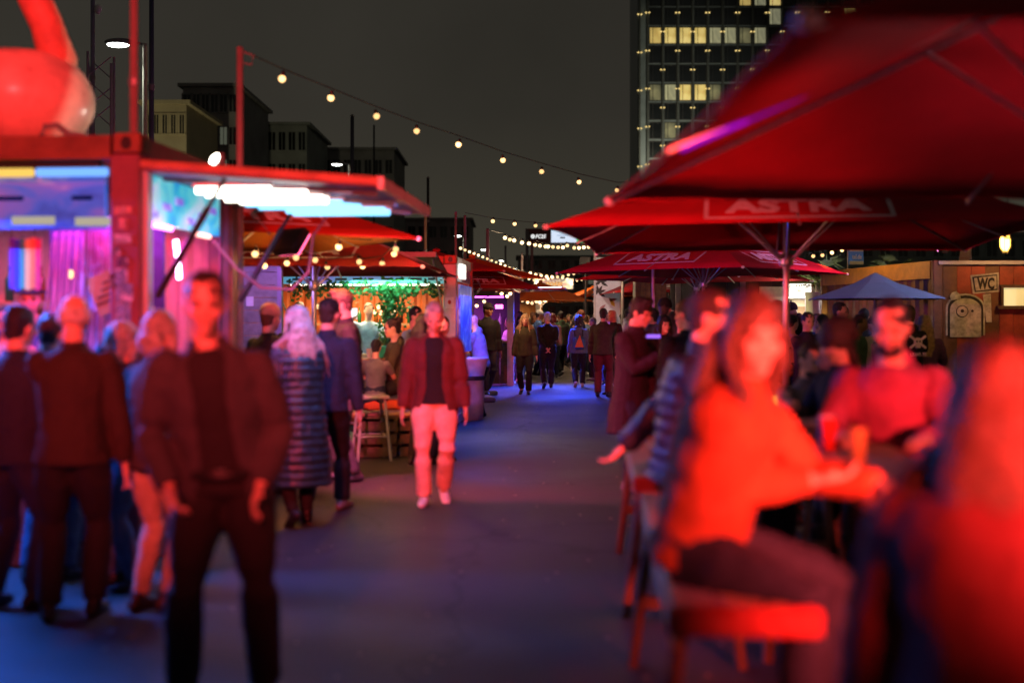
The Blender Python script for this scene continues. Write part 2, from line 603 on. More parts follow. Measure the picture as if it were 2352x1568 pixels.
        if kk in ('phone', 'table', 'drink', 'reach') and pn.z > 0: pn = -pn
        w = wr[i]
        loft(B, [w - fd * .01 * s, w + fd * .03 * s, w + fd * .07 * s, w + fd * .095 * s], [(.028 * s, .018 * s), (.038 * s, .017 * s), (.043 * s, .016 * s), (.04 * s, .012 * s)], side, 8)
        curl = .5 if kk in ('down', 'fwd', 'back', 'behind') else (1.0 if kk in ('drink', 'phone', 'mouth') else .7)
        if lod < 2:
            for q, ln in enumerate((.07, .08, .076, .058)):
                off = side * ((1.5 - q) * .0215 * s)
                a0 = w + fd * .088 * s + off
                d1 = (fd * math.cos(curl * .5) + pn * math.sin(curl * .5)).normalized()
                d2 = (fd * math.cos(curl * 1.5) + pn * math.sin(curl * 1.5)).normalized()
                B.tube([a0, a0 + d1 * ln * .55 * s, a0 + d1 * ln * .55 * s + d2 * ln * .5 * s], [.0098 * s, .009 * s, .0075 * s], 6)
        else:
            d2 = (fd * math.cos(curl) + pn * math.sin(curl)).normalized()
            loft(B, [w + fd * .08 * s, w + fd * .08 * s + d2 * .075 * s], [(.04 * s, .016 * s), (.034 * s, .013 * s)], side, 8)
        td = (fd * .75 + side * .55 + pn * .35).normalized()
        t0 = w + fd * .025 * s + side * .03 * s
        B.tube([t0, t0 + td * .035 * s, t0 + td * .035 * s + (td + pn * .4 + fd * .5).normalized() * .03 * s], [.013 * s, .0115 * s, .009 * s], 6)
        limb(B, hj[i], knee[i], ank[i], (.085 * s, .055 * s, .038 * s), 10)
        B.ell(ank[i] + V3((0, .015, -.03)) * s, (.03 * s, .06 * s, .03 * s), 8, 6)
    organic(B, 'body', mat(f'{skin} skin', SKIN[skin], .5, var=.1, scale=14, bump=.1, bscale=90, spec=.45), T, vox, 2)
    # eyes and mouth
    if lod < 2:
        for sg in (1, -1):
            e = MB(); e.ell(HP((sg * .031, .084, .113)), (.0125 * s, .009 * s, .0085 * s), 8, 6, hm)
            e.build('eye', mat('dark eye', (.02, .014, .012), .15, var=0), T, True)
        e = MB(); e.ell(HP((0, .1, .044)), (.021 * s, .006 * s, .0045 * s), 8, 6, hm)
        e.build('lips', mat('lips', (.3, .1, .08), .45, var=0), T, True)
        for sg in (1, -1):
            e = MB(); e.ell(HP((sg * .032, .094, .131)), (.02 * s, .006 * s, .005 * s), 8, 6, hm)
            e.build('eyebrow', hmat(hair[1]), T, True)
    if glasses:
        g = MB()
        for sg in (1, -1):
            g.tube([HP((sg * .033 + .024 * math.cos(a), .108, .112 + .02 * math.sin(a))) for a in [2 * PI * k / 10 for k in range(11)]], .0032 * s, 5)
            g.tube([HP((sg * .057, .106, .114)), HP((sg * .08, .0, .112))], .003 * s, 5)
        g.tube([HP((-.01, .112, .114)), HP((.01, .112, .114))], .003 * s, 5)
        g.build('glasses', mat('black plastic', (.015, .015, .015), .3, var=0), T, True)
    # ---------------- trousers and shoes
    P = MB()
    e = {'jeans': .014, 'wide': .034, 'leggings': .004, 'shorts': .03}.get(bottom[0], .014) * s
    loft(P, [hip + up * .12 * s, hip + up * .03 * s, hip - V3((0, 0, .06 * s)), hip - V3((0, 0, .11 * s))], [(.142 * s * wide + e, .10 * s * wide + e), (ws + e + .008, .112 * s * wide + e), (.15 * s * wide + e, .105 * s * wide + e), (.09 * s, .06 * s)], V3((1, 0, 0)))
    for i in range(2):
        c = ank[i] + (knee[i] - ank[i]) * .02
        limb(P, hj[i] + V3((0, 0, -.02 * s)), knee[i], c, (.089 * s * (.6 + .4 * wide) + e, .062 * s + e, .045 * s + e * 1.6), 12)
    kindm = 'leather' if bottom[0] == 'leather' else 'cloth'
    organic(P, 'trousers', cmat(bottom[1], kindm), T, vox * 1.1, 2, .016 if lod < 2 else .01)
    for i in range(2):
        S = MB()
        a = ank[i]
        lift = a.z - foot_z > .12 * s
        fm = Matrix.Rotation(R(-28) if lift else 0, 3, 'X') @ Matrix.Rotation(R(-8 if i == 0 else 8), 3, 'Z')
        ys = (-.085, -.06, 0, .07, .13, .17, .185); rx = (.02, .036, .041, .046, .044, .034, .015); rz = (.025, .042, .05, .036, .03, .025, .014)
        pts = [a + fm @ (V3((0, yy, -.085 + zz)) * s) for yy, zz in zip(ys, rz)]
        loft(S, pts, [(p * s, q * s) for p, q in zip(rx, rz)], V3((1, 0, 0)), 12)
        S.tube([a + V3((0, -.02 * s, .03 * s)), a + V3((0, -.02 * s, -.05 * s))], [.043 * s, .046 * s], 10)
        organic(S, 'shoe', cmat(shoes, 'leather'), T, vox * .9, 1)
    # ---------------- top
    kind, tc = top
    J = MB()
    E = {'jacket': .024, 'hoodie': .026, 'coat': .03, 'puffer': .045, 'tee': .01, 'open': .03, 'shirt': .014, 'down': .05}[kind] * s
    hem = {'jacket': .09, 'hoodie': .08, 'coat': .40, 'puffer': .60, 'tee': .07, 'open': .12, 'shirt': .08, 'down': .06}[kind] * s
    if seat is not None: hem = min(hem, .05 * s)
    dn = V3((0, 0, -1)) if pose != 'sit' else -up
    fr = [(-hem, .175, .125), (-hem * .5, .168, .122), (0, .16, .115), (.10, .145, .108), (.20, .145, .11), (.30, .158, .116), (.40, .172, .112), (.455, .163, .095), (.495, .125, .08), (.53, .07, .062)]
    if kind in ('coat', 'puffer'):
        fr[0] = (-hem, .215, .165); fr[1] = (-hem * .5, .195, .145)
    pts = []; rr = []; ll = []
    for (f, a, b) in fr:
        pts.append(hip + (dn * (-f) if f < 0 else up * (f * s)))
        rr.append((a * s * (.35 + .65 * wide) + E, b * s * wide + E))
        ll.append(V3((1, 0, 0)).lerp(slat, max(0, min(1, f / .45))))
    if kind in ('puffer', 'down'):
        P2 = []; R2 = []; L2 = []
        for i in range(len(pts) - 1):
            seg = (pts[i + 1] - pts[i]).length
            m = max(2, int(seg / .014))
            for q in range(m):
                u = q / m
                p = pts[i].lerp(pts[i + 1], u); P2.append(p)
                w = .016 * abs(math.sin(p.z * PI / .062)) * s
                R2.append(tuple(rr[i][c] * (1 - u) + rr[i + 1][c] * u + w - .008 for c in range(2))); L2.append(ll[i].lerp(ll[i + 1], u))
        loft(J, P2, R2, L2, 18)
    elif kind == 'open':
        g = [.62, .58, .5, .42, .38, .36, .36, .4, .55, .75]
        shell(J, pts, rr, ll, g, .022 * s)
    else:
        loft(J, pts, rr, ll, 18)
    sl = min(E, .03 * s) * .75 + .002
    for i in range(2):
        a = sh[i]
        J.ell(a, (.05 * s + sl, .054 * s + sl, .05 * s + sl), 12, 8)
        if kind == 'tee':
            J.tube([a, a.lerp(elb[i], .5), a.lerp(elb[i], .75)], [.062 * s, .06 * s, .058 * s], 12)
        else:
            c = wr[i] - (wr[i] - elb[i]).normalized() * .005
            limb(J, a, elb[i], c, (.053 * s + sl, .044 * s + sl, .031 * s + sl * .8), 12)
            if kind in ('puffer', 'down'):
                for q in range(9):
                    u = (q + .5) / 9
                    p = a.lerp(elb[i], u * 2) if u < .5 else elb[i].lerp(c, u * 2 - 1)
                    J.ell(p, (.058 * s + sl * .5 - .012 * u,) * 3, 10, 6)
    # collar / hood
    if kind in ('jacket', 'coat', 'open', 'puffer', 'down'):
        ct = N + up * (.045 * s)
        if kind == 'open':
            shell(J, [N - up * .03 * s, ct], [(.09 * s, .085 * s), (.078 * s, .078 * s)], slat, .5, .015 * s)
        else:
            loft(J, [N - up * .04 * s, N + up * .01 * s, ct + up * (.02 * s if kind in ('puffer', 'down') else 0)], [(.09 * s, .085 * s), (.078 * s, .075 * s), (.074 * s, .074 * s)], slat, 14)
    if kind == 'hoodie':
        J.ell(N - fwd * .07 * s + up * .01 * s, (.10 * s, .055 * s, .065 * s), 12, 8)
    nm = {'tee': 'shirt', 'shirt': 'shirt', 'hoodie': 'hoodie', 'coat': 'coat', 'puffer': 'puffer_coat'}.get(kind, 'jacket')
    organic(J, nm, cmat(tc, 'puffer' if kind in ('puffer', 'down') else 'cloth'), T, vox, 2 if kind in ('puffer', 'down') else 3, .02 if kind not in ('tee',) else .012)
    if kind == 'open':
        I = MB()
        loft(I, pts[1:], [(a - .018 * s, b - .014 * s) for a, b in rr[1:]], ll[1:], 18)
        organic(I, 'shirt', cmat(inner), T, vox, 2, .01)
    # ---------------- hair / headgear
    st, hc = hair[0], hair[1]
    loose = st == 'loose'
    if loose: st = 'long'
    Hm = MB()
    amp = .012
    if st in ('short', 'long', 'curly', 'bun', 'cap', 'beanie', 'quiff', 'pony', 'bob'):
        k = {'curly': 1.22, 'quiff': 1.06, 'bob': 1.1, 'long': 1.06}.get(st, 1.0)
        Hm.ell(HP((0, -.018, .153)), (.083 * k * s, .105 * k * s, .097 * k * s), 16, 12, hm)
        Hm.ell(HP((0, -.05, .09)), (.068 * k * s, .055 * k * s, .075 * s), 12, 8, hm)
    if st == 'quiff':
        Hm.ell(HP((0, .045, .232)), (.06 * s, .05 * s, .03 * s), 12, 8, hm)
    if st == 'bun':
        Hm.ell(HP((0, -.10, .215)), (.05 * s, .05 * s, .045 * s), 12, 8, hm)
    if st in ('long', 'pony', 'bob'):
        back = -fwd
        dl = {'long': .40, 'pony': .36, 'bob': .14}[st] * s
        a = HP((0, -.075, .13))
        b = N + back * .10 * s + up * .02 * s
        c = N + back * .125 * s - up * (dl - .12 * s)
        wdt = {'long': .105, 'pony': .035, 'bob': .095}[st] * s
        if st == 'bob': c = HP((0, -.06, -.03)); b = HP((0, -.07, .04))
        loft(Hm, [a, a.lerp(b, .5) + back * .02 * s, b, b.lerp(c, .5), c], [(.07 * s, .04 * s), (wdt, .05 * s), (wdt * 1.1, .045 * s), (wdt * 1.1, .035 * s), (wdt * .7, .012 * s)], slat, 14)
        if st != 'pony':
            for sg in (1, -1):
                p = [HP((sg * .055, .03, .20)), HP((sg * .082, .02, .12)), HP((sg * .085, .02, .04)), N + slat * sg * .10 * s + fwd * .06 * s, N + slat * sg * .11 * s + fwd * .10 * s - up * (dl * .45)]
                if st == 'bob': p = p[:3] + [HP((sg * .078, .02, -.02))]
                Hm.tube(p, [.022 * s, .028 * s, .032 * s, .03 * s, .012 * s][:len(p)], 8)
    if st == 'curly':
        rnd = random.Random(hash(label) % 9999)
        for q in range(46):
            th = rnd.uniform(0, 2 * PI); ph = rnd.uniform(-.5, 1.3)
            d = V3((math.cos(th) * math.cos(ph), math.sin(th) * math.cos(ph) - .25, math.sin(ph)))
            if d.y > .45 and d.z < .55: continue
            Hm.ell(HP((d.x * .098, d.y * .115 - .01, .15 + d.z * .105)), (.024 * s,) * 3, 7, 5)
        for q in range(30):
            u = rnd.uniform(-1, 1)
            Hm.ell(HP((u * .10, -.07 - .03 * rnd.random() + abs(u) * .05, rnd.uniform(-.10, .1))), (.03 * s,) * 3, 7, 5)
    if loose:
        rnd = random.Random(len(label)); back = -fwd
        Sm = MB()
        for q in range(110):
            a = rnd.uniform(-2.3, 2.3)                      # round the back of the head
            ca, sa = math.sin(a), -math.cos(a)
            l = rnd.uniform(.30, .52) * s
            p0 = HP((ca * .06, sa * .085 - .01, .20 + .03 * rnd.random()))
            p1 = HP((ca * .093, sa * .115 - .01, .13))
            p2 = HP((ca * (.105 + .02 * rnd.random()), sa * .11 - .02, .02))
            o_ = slat * (ca * rnd.uniform(.12, .21) * s) + back * ((.11 + .03 * rnd.random()) * max(0, -sa) * s - .06 * max(0, sa) * s)
            p3 = N + o_ + up * .0
            p4 = N + o_ * 1.12 - up * (l * .55) + slat * rnd.uniform(-.03, .03)
            Sm.tube([p0, p1, p2, p3, p4], [.005 * s, .009 * s, .010 * s, .009 * s, .003 * s], 5)
        Sm.build('hair_strands', hmat(hc), T, True)['kind'] = 'stuff'
    if st == 'fringe':           # bald on top, hair round the sides
        for q in range(13):
            a = PI * 1.05 + (PI * .9) * q / 12
            Hm.ell(HP((.077 * math.cos(a), .098 * math.sin(a) + .005, .115)), (.02 * s, .02 * s, .05 * s), 8, 6)
        amp = .006
    if Hm.v:
        organic(Hm, 'hair', hmat(hc), T, vox * .9, 2, amp * 1.6, HAIR_TEX)
    if st in ('cap', 'beanie', 'brimhat', 'hood'):
        C = MB(); cc = hair[2]
        if st == 'cap':
            vs = []
            C.ell(HP((0, -.01, .165)), (.09 * s, .11 * s, .092 * s), 16, 12, hm)
            C.ell(HP((0, .115, .165)), (.07 * s, .07 * s, .009 * s), 12, 6, hm @ Matrix.Rotation(R(-8), 3, 'X'))
        elif st == 'beanie':
            C.ell(HP((0, -.015, .175)), (.09 * s, .112 * s, .09 * s), 16, 12, hm)
            C.lathe([(.088 * s, 0), (.096 * s, .008 * s), (.096 * s, .045 * s), (.088 * s, .05 * s)], (0, 0, 0), 18)
            k0 = len(C.v) - 72
            for q in range(k0, len(C.v)):
                p = C.v[q]; C.v[q] = HP((p.x / s, p.y / s * 1.17 - .012, .135 + p.z / s))
        elif st == 'brimhat':
            C.lathe([(.15 * s, 0), (.152 * s, .006 * s), (.09 * s, .014 * s), (.086 * s, .09 * s), (.06 * s, .105 * s)], (0, 0, 0), 18)
            for q in range(len(C.v)):
                p = C.v[q]; C.v[q] = HP((p.x / s, p.y / s * 1.12 - .01, .165 + p.z / s))
        else:
            C.ell(HP((0, -.03, .135)), (.105 * s, .115 * s, .13 * s), 16, 12, hm)
            C.tube([HP((0, -.05, .05)), N - fwd * .04 * s], [.09 * s, .10 * s], 12)
        organic(C, {'brimhat': 'hat', 'hood': 'hood'}.get(st, st), cmat(cc), T, vox * .8, 1, .006)
    if beard:
        b = MB(); b.ell(HP((0, .04, .022)), (.058 * s, .062 * s, .042 * s), 12, 8, hm)
        b.ell(HP((0, .09, .062)), (.03 * s, .014 * s, .008 * s), 8, 6, hm)
        organic(b, 'beard', hmat(beard), T, vox * .8, 1, .008, HAIR_TEX)
    return T
# ------------------------------------------------------------------ materials of the place
M_RED = mat('red canopy cloth', (.42, .010, .022), .8, var=.16, scale=1.6, bump=.35, bscale=9, trans=.12, spec=.25)
M_REDB = mat('brownish red canopy cloth', (.30, .035, .03), .85, var=.12, scale=2.5, bump=.25, bscale=120, trans=.25, spec=.2)
M_ORG = mat('orange canopy cloth', (.62, .14, .02), .8, var=.10, scale=2.5, bump=.25, bscale=120, trans=.35, spec=.2)
M_BLUEU = mat('blue grey canopy cloth', (.36, .40, .56), .8, var=.08, scale=2.5, bump=.2, bscale=120, trans=.2, spec=.2)
M_PRINT = mat('pale print', (.62, .56, .6), .7, var=.15, scale=30)
M_ALU = mat('brushed aluminium', (.55, .55, .57), .38, .9, var=.12, scale=20)
M_STEEL = mat('grey painted steel', (.22, .22, .24), .45, .3, var=.15, scale=8)
M_DARK = mat('dark metal', (.03, .03, .033), .45, .4, var=.2, scale=10)
M_BLACK = mat('black plastic', (.015, .015, .015), .35, var=0)
M_WHITE = mat('white paint', (.75, .74, .72), .5, var=.08, scale=5, bump=.1)
M_RUST = mat('rusty red container paint', (.34, .055, .025), .5, .1, var=.28, scale=3.5, bump=.25, bscale=18)
M_CORG = mat('orange container paint', (.17, .07, .032), .5, .1, var=.3, scale=3.0, bump=.25, bscale=18)
M_MAUVE = mat('faded mauve container paint', (.17, .06, .085), .5, .1, var=.2, scale=3.0, bump=.25, bscale=18)
M_PEACH = mat('peach wall paint', (.55, .27, .17), .7, var=.12, scale=4, bump=.15)
M_WOOD = mat('pale timber', (.36, .22, .11), .6, var=.3, scale=9, bump=.4, bscale=30)
M_WOODD = mat('dark timber', (.10, .055, .028), .6, var=.3, scale=9, bump=.4, bscale=30)
M_WOODR = mat('red lit timber', (.40, .03, .02), .5, var=.2, scale=9, bump=.4, bscale=30)  # bench end boards: the red light falling on them is put into the colour
M_PLANKV = mat('violet grey boards', (.17, .15, .19), .6, var=.22, scale=7, bump=.4, bscale=30)
M_ROPE = mat('black cable', (.02, .02, .02), .5, var=0)
M_LEAF = mat('green leaf', (.035, .15, .045), .5, var=.4, scale=20, trans=.25)
M_PALM = mat('palm leaf', (.07, .11, .015), .5, var=.4, scale=10, trans=.2)
M_BULB = emat('warm bulb', (1.0, .56, .22), 3.4)
M_BULBF = emat('warm festoon bulb', (1.0, .64, .30), 3.2)
M_LAMPW = emat('street lamp lens', (.95, 1.0, .92), 22)

# ------------------------------------------------------------------ ground
def asphalt():
    m = bpy.data.materials.new('worn asphalt'); m.use_nodes = True
    n = m.node_tree; b = n.nodes['Principled BSDF']
    tc = n.nodes.new('ShaderNodeTexCoord')
    big = n.nodes.new('ShaderNodeTexNoise'); big.inputs['Scale'].default_value = .35; big.inputs['Detail'].default_value = 8; big.inputs['Roughness'].default_value = .6
    fine = n.nodes.new('ShaderNodeTexNoise'); fine.inputs['Scale'].default_value = 90; fine.inputs['Detail'].default_value = 3
    vor = n.nodes.new('ShaderNodeTexVoronoi'); vor.inputs['Scale'].default_value = 55
    for t in (big, fine, vor): n.links.new(tc.outputs['Object'], t.inputs['Vector'])
    cr = n.nodes.new('ShaderNodeValToRGB')
    cr.color_ramp.elements[0].position = .3; cr.color_ramp.elements[0].color = (.026, .025, .026, 1)
    cr.color_ramp.elements[1].position = .72; cr.color_ramp.elements[1].color = (.062, .058, .060, 1)
    mx = n.nodes.new('ShaderNodeMath'); mx.operation = 'MULTIPLY_ADD'; mx.inputs[1].default_value = .35; 
    n.links.new(fine.outputs['Fac'], mx.inputs[0]); 
    sb = n.nodes.new('ShaderNodeMath'); sb.operation = 'SUBTRACT'; sb.inputs[1].default_value = .17
    n.links.new(big.outputs['Fac'], sb.inputs[0]); n.links.new(sb.outputs[0], mx.inputs[2])
    n.links.new(mx.outputs[0], cr.inputs[0]); n.links.new(cr.outputs[0], b.inputs['Base Color'])
    mr = n.nodes.new('ShaderNodeMapRange'); mr.inputs[1].default_value = .3; mr.inputs[2].default_value = .7; mr.inputs[3].default_value = .5; mr.inputs[4].default_value = .85
    n.links.new(big.outputs['Fac'], mr.inputs[0]); n.links.new(mr.outputs[0], b.inputs['Roughness'])
    ve = n.nodes.new('ShaderNodeTexVoronoi'); ve.feature = 'DISTANCE_TO_EDGE'; ve.inputs['Scale'].default_value = .33
    wob = n.nodes.new('ShaderNodeTexNoise'); wob.inputs['Scale'].default_value = 1.7; wob.inputs['Detail'].default_value = 6
    ad = n.nodes.new('ShaderNodeVectorMath'); ad.operation = 'MULTIPLY_ADD'; ad.inputs[1].default_value = (.9, .9, .9)
    n.links.new(tc.outputs['Object'], wob.inputs['Vector']); n.links.new(wob.outputs['Color'], ad.inputs[0]); n.links.new(tc.outputs['Object'], ad.inputs[2]); n.links.new(ad.outputs[0], ve.inputs['Vector'])
    ce = n.nodes.new('ShaderNodeMapRange'); ce.inputs[1].default_value = .004; ce.inputs[2].default_value = .014; ce.inputs[3].default_value = .62; ce.inputs[4].default_value = 1.0
    n.links.new(ve.outputs['Distance'], ce.inputs[0])
    dk = n.nodes.new('ShaderNodeVectorMath'); dk.operation = 'SCALE'
    n.links.new(cr.outputs[0], dk.inputs[0]); n.links.new(ce.outputs[0], dk.inputs['Scale']); n.links.new(dk.outputs[0], b.inputs['Base Color'])
    bp = n.nodes.new('ShaderNodeBump'); bp.inputs['Strength'].default_value = .35; bp.inputs['Distance'].default_value = .012
    b.inputs['Specular IOR Level'].default_value = .25; n.links.new(vor.outputs['Distance'], bp.inputs['Height']); n.links.new(bp.outputs[0], b.inputs['Normal'])
    return m
g = MB(); g.add([(-600, -60, 0), (600, -60, 0), (600, 1400, 0), (-600, 1400, 0)], [(0, 1, 2, 3)])
struct(g.build('ground', asphalt()))
# cigarette ends, leaves and scraps trodden on the tarmac
g = MB(); rnd = random.Random(3)
for i in range(420):
    y = 2.6 + 26 * rnd.random() ** 1.6; x = rnd.uniform(-.45, .30) * y + .2
    a = rnd.uniform(0, PI); l = rnd.uniform(.008, .03); w = rnd.uniform(.006, .015)
    g.box((x, y, .004), (l, w, .005), a)
o = g.build('litter', mat('pale litter', (.30, .26, .2), .8, var=.3, scale=2)); tag(o, 'small pale scraps and cigarette ends strewn over the asphalt', 'litter', kind='stuff')
# ------------------------------------------------------------------ parasols
def umbrella(label, cx, cy, side, eave, apex, rot, m=M_RED, text=(), emblem=(), base=True, rect=None, ribm=None, polem=None, group=None, ppos=True, tv=.27, lining=None, pw=.5, sag=.02):
    T = thing('market_umbrella', label, 'umbrella', (cx, cy, 0), R(rot), group)
    h = side / 2; hy = (rect or side) / 2
    cs = [Vector((-h, -hy, eave)), Vector((h, -hy, eave)), Vector((h, hy, eave)), Vector((-h, hy, eave))]
    A = Vector((0, 0, apex))
    for k in range(4):
        a, b = cs[k], cs[(k + 1) % 4]
        U = (b - a).normalized(); mid = (a + b) / 2
        V = (A - mid); L = V.length; V.normalize(); Nn = U.cross(V)
        wd = (b - a).length
        n = 8; rows = 7
        def sheet(off):
            vs = []; fs = []
            for lv in range(2):
                for r_ in range(rows):
                    w_ = r_ / rows
                    for i in range(n + 1):
                        u = i / n
                        p = (a.lerp(b, u) + V * (.05 * side / 4 * math.sin(u * PI))).lerp(A, w_)
                        dip = sag * math.sin(u * PI) * math.sin(min(1, w_ * 1.15 + .12) * PI) + .25 * sag * math.sin(u * 17 + k) * math.sin(u * PI) * (1 - w_)
                        vs.append(p - Nn * (.004 * lv + dip + off))
                vs.append(A - Nn * (.004 * lv + off))
            m_ = rows * (n + 1) + 1
            for lv in range(2):
                o_ = lv * m_
                for r_ in range(rows - 1):
                    for i in range(n):
                        q_ = (o_ + r_ * (n + 1) + i, o_ + r_ * (n + 1) + i + 1, o_ + (r_ + 1) * (n + 1) + i + 1, o_ + (r_ + 1) * (n + 1) + i)
                        fs.append(q_ if lv == 0 else q_[::-1])
                for i in range(n):
                    q_ = (o_ + (rows - 1) * (n + 1) + i, o_ + (rows - 1) * (n + 1) + i + 1, o_ + m_ - 1)
                    fs.append(q_ if lv == 0 else q_[::-1])
            for i in range(n):
                fs.append((i + 1, i, m_ + i, m_ + i + 1))
            return MB().add(vs, fs)
        pn = sheet(0).build('canopy_panel', m, T, True)
        if lining: sheet(.012).build('lining', lining, pn, True)
        # hem band
        hb = MB(); pts = [a.lerp(b, i / n) + V * (.05 * side / 4 * math.sin(i / n * PI)) for i in range(n + 1)]
        hb.tube([p + Vector((0, 0, -.004)) for p in pts], .011, 6); hb.build('hem', m, pn)
        if k in text:
            O = mid + V * (L * tv) + Nn * .006
            lettering('printed_lettering', 'ASTRA', M_PRINT, pn, O, U, V, wd * .34 * pw / .5, L * .15)
            fr = MB(); w2, h2 = wd * .215 * pw / .5, L * .13
            frame_poly(fr, O, U, V, [(-w2, -h2), (w2, -h2), (w2, h2), (-w2, h2)], .035 * side / 4)
            fr.build('printed_frame', M_PRINT, pn)
        if k in emblem:
            O = mid + V * (L * .49) + Nn * .006
            fr = MB(); ew, eh = wd * .075, L * .085
            frame_poly(fr, O, U, V, [(ew * math.cos(q * PI / 8), eh * math.sin(q * PI / 8)) for q in range(16)], .022 * side / 4)
            fr.prism([(-.02, -eh * .7), (.02, -eh * .7), (.02, eh * .6), (-.02, eh * .6)], .004, O, U, V)
            frame_poly(fr, O, U, V, [(0, -eh * .65), (ew * .6, eh * .1), (ew * .45, eh * .5), (0, eh * .2), (-ew * .45, eh * .5), (-ew * .6, eh * .1)], .03 * side / 4)
            fr.build('printed_emblem', M_PRINT, pn)
    pm = polem or M_ALU; rm = ribm or M_ALU
    slz = eave - (apex - eave) * .22
    r = .032 if side > 3 else .024
    MB().lathe([(r, .1), (r, apex - .02)], n=14).build('pole', pm, T, True)
    MB().lathe([(r * 1.9, slz - .06), (r * 2.1, slz - .04), (r * 2.1, slz + .03), (r * 1.6, slz + .06)], n=14).build('runner', pm, T, True)
    MB().lathe([(r * 2.2, apex - .08), (r * 2.2, apex - .02), (.09, apex + .01), (.07, apex + .04), (.015, apex + .06)], n=14).build('top_cap', m, T, True)
    ends = cs + [(cs[k] + cs[(k + 1) % 4]) / 2 for k in range(4)]
    for k, e in enumerate(ends):
        d = (A - e)
        q = .05 if k < 4 else .06
        a = e + d * .004 + Vector((0, 0, -.018)); b = A + Vector((0, 0, -.05)) + (e - A) * .02
        MB().tube([a, b], .013, 6).build('rib', rm, T)
        j = A.lerp(e, .36 if k < 4 else .40) + Vector((0, 0, -.03))
        st = Vector(((e.x) , (e.y), 0)).normalized() * r * 1.8 + Vector((0, 0, slz))
        MB().tube([st, j], .011, 6).build('strut', rm, T)
        if k < 4:
            MB().ell(e + Vector((0, 0, -.01)), (.03, .03, .025), 8, 6).build('corner_cap', M_WHITE, T, True)
    if base:
        f = MB(); f.bevbox((0, 0, .05), (.8, .8, .10), .02); f.lathe([(.06, .1), (.05, .28), (.04, .3)], n=12); f.build('base', M_STEEL, T)
    return T

U_A = umbrella('huge near red parasol overhead at upper right, seen from underneath', 2.72, 4.9, 4.2, 2.3, 3.23, 1.5, sag=.05)
for k_, (t0, t1, st_) in enumerate(((.03, .16, .95), (.16, .27, .5), (.27, .40, .22))):  # violet light reflected by the mid rib, painted as fading glowing tubes
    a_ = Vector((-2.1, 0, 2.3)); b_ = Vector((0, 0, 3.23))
    MB().tube([a_.lerp(b_, t0) + Vector((0, 0, -.035)), a_.lerp(b_, t1) + Vector((0, 0, -.035))], .012, 6).build('painted_rib_sheen', emat(f'violet rib sheen {k_}', (.42 - .1 * k_, .005, .75), st_), U_A)
U_B = umbrella('large red parasol with lettered front panel over the right hand tables', 2.72, 11.85, 4.2, 2.4, 3.33, -10, text=(0, 3), pw=.42, tv=.185)
U_C = umbrella('red parasol turned cornerwise with pink lit right panel', 3.49, 21.78, 3.8, 2.455, 3.33, -40.7, text=(0, 1), emblem=(0,))
U_D = umbrella('magenta lit red parasol tucked behind the cornerwise one', 4.05, 26.2, 3.8, 2.48, 3.3, -36, text=(0, 1))
U_E = umbrella('plain red parasol half hidden by the timber column', 5.0, 38.5, 4.0, 2.44, 3.3, 3, text=(0,), m=mat('deep red cloth', (.36, .006, .014), .8, var=.1, trans=.2))
U_F = umbrella('small orange red parasol far down the lane beside the leaf banner', 3.85, 47, 3.2, 2.5, 3.2, 8, m=M_ORG, text=(0,))
U_L1 = umbrella('red parasol with glowing orange underside behind the near container', -2.95, 12.15, 3.0, 2.4, 3.08, -60, m=mat('orange red canopy cloth', (.5, .05, .022), .8, var=.1, scale=2.5, bump=.2, bscale=120, trans=.35, spec=.2), text=(1,), pw=.5, lining=mat('orange lining', (.75, .30, .05), .8, var=.1, trans=.3))
U_L2 = umbrella('brownish red parasol hung with bulbs in front of the tropical bar', -2.55, 15.4, 3.3, 2.22, 2.98, -4, m=M_REDB, text=(0, 1), pw=.55)
U_L3 = umbrella('red parasol with white cap above the tropical bar', -1.48, 23.4, 3.0, 2.5, 2.95, -6, text=(), m=mat('bright red cloth', (.45, .014, .016), .8, var=.1, trans=.25))
U_L4 = umbrella('orange lined parasol beside the purple lit stall', -.85, 25.6, 2.2, 2.5, 2.95, 35, m=M_ORG, lining=mat('orange lining', (.75, .30, .05)))
U_L5 = umbrella('brownish red parasol in front of the purple lit stall', -.78, 23.6, 2.3, 2.2, 2.75, 10, m=M_REDB, text=(0, 1))
U_L6 = umbrella('orange parasol with drooping yellow edge far on the left side', 1.0, 42, 2.8, 2.25, 2.95, 20, m=mat('amber cloth', (.42, .12, .02), .8, var=.1, trans=.3))

# the grey blue eight sided parasol
def round_umbrella(label, cx, cy, rad, eave, apex, n=8):
    T = thing('garden_umbrella', label, 'umbrella', (cx, cy, 0), .2)
    A = Vector((0, 0, apex))
    for k in range(n):
        a = Vector((rad * math.cos(2 * PI * k / n), rad * math.sin(2 * PI * k / n), eave))
        b = Vector((rad * math.cos(2 * PI * (k + 1) / n), rad * math.sin(2 * PI * (k + 1) / n), eave))
        MB().add([a, b, A, a - Vector((0, 0, .01)), b - Vector((0, 0, .01)), A - Vector((0, 0, .01))], [(0, 1, 2), (4, 3, 5), (1, 0, 3, 4)]).build('canopy_panel', M_BLUEU, T)
        MB().tube([a + Vector((0, 0, -.02)), A + Vector((0, 0, -.04))], .01, 5).build('rib', M_STEEL, T)
    MB().lathe([(.35, apex - .12), (.34, apex - .11), (.02, apex + .05)], n=8).build('vent_cap', M_BLUEU, T)
    MB().lathe([(.025, 0), (.025, apex)], n=10).build('pole', M_STEEL, T, True)
    MB().lathe([(.3, 0), (.3, .05), (.05, .09)], n=14).build('base', M_DARK, T)
round_umbrella('blue grey eight sided parasol in front of the rusty container', GX(2010, 19.5), 19.5, 1.12, 1.95, 2.32)

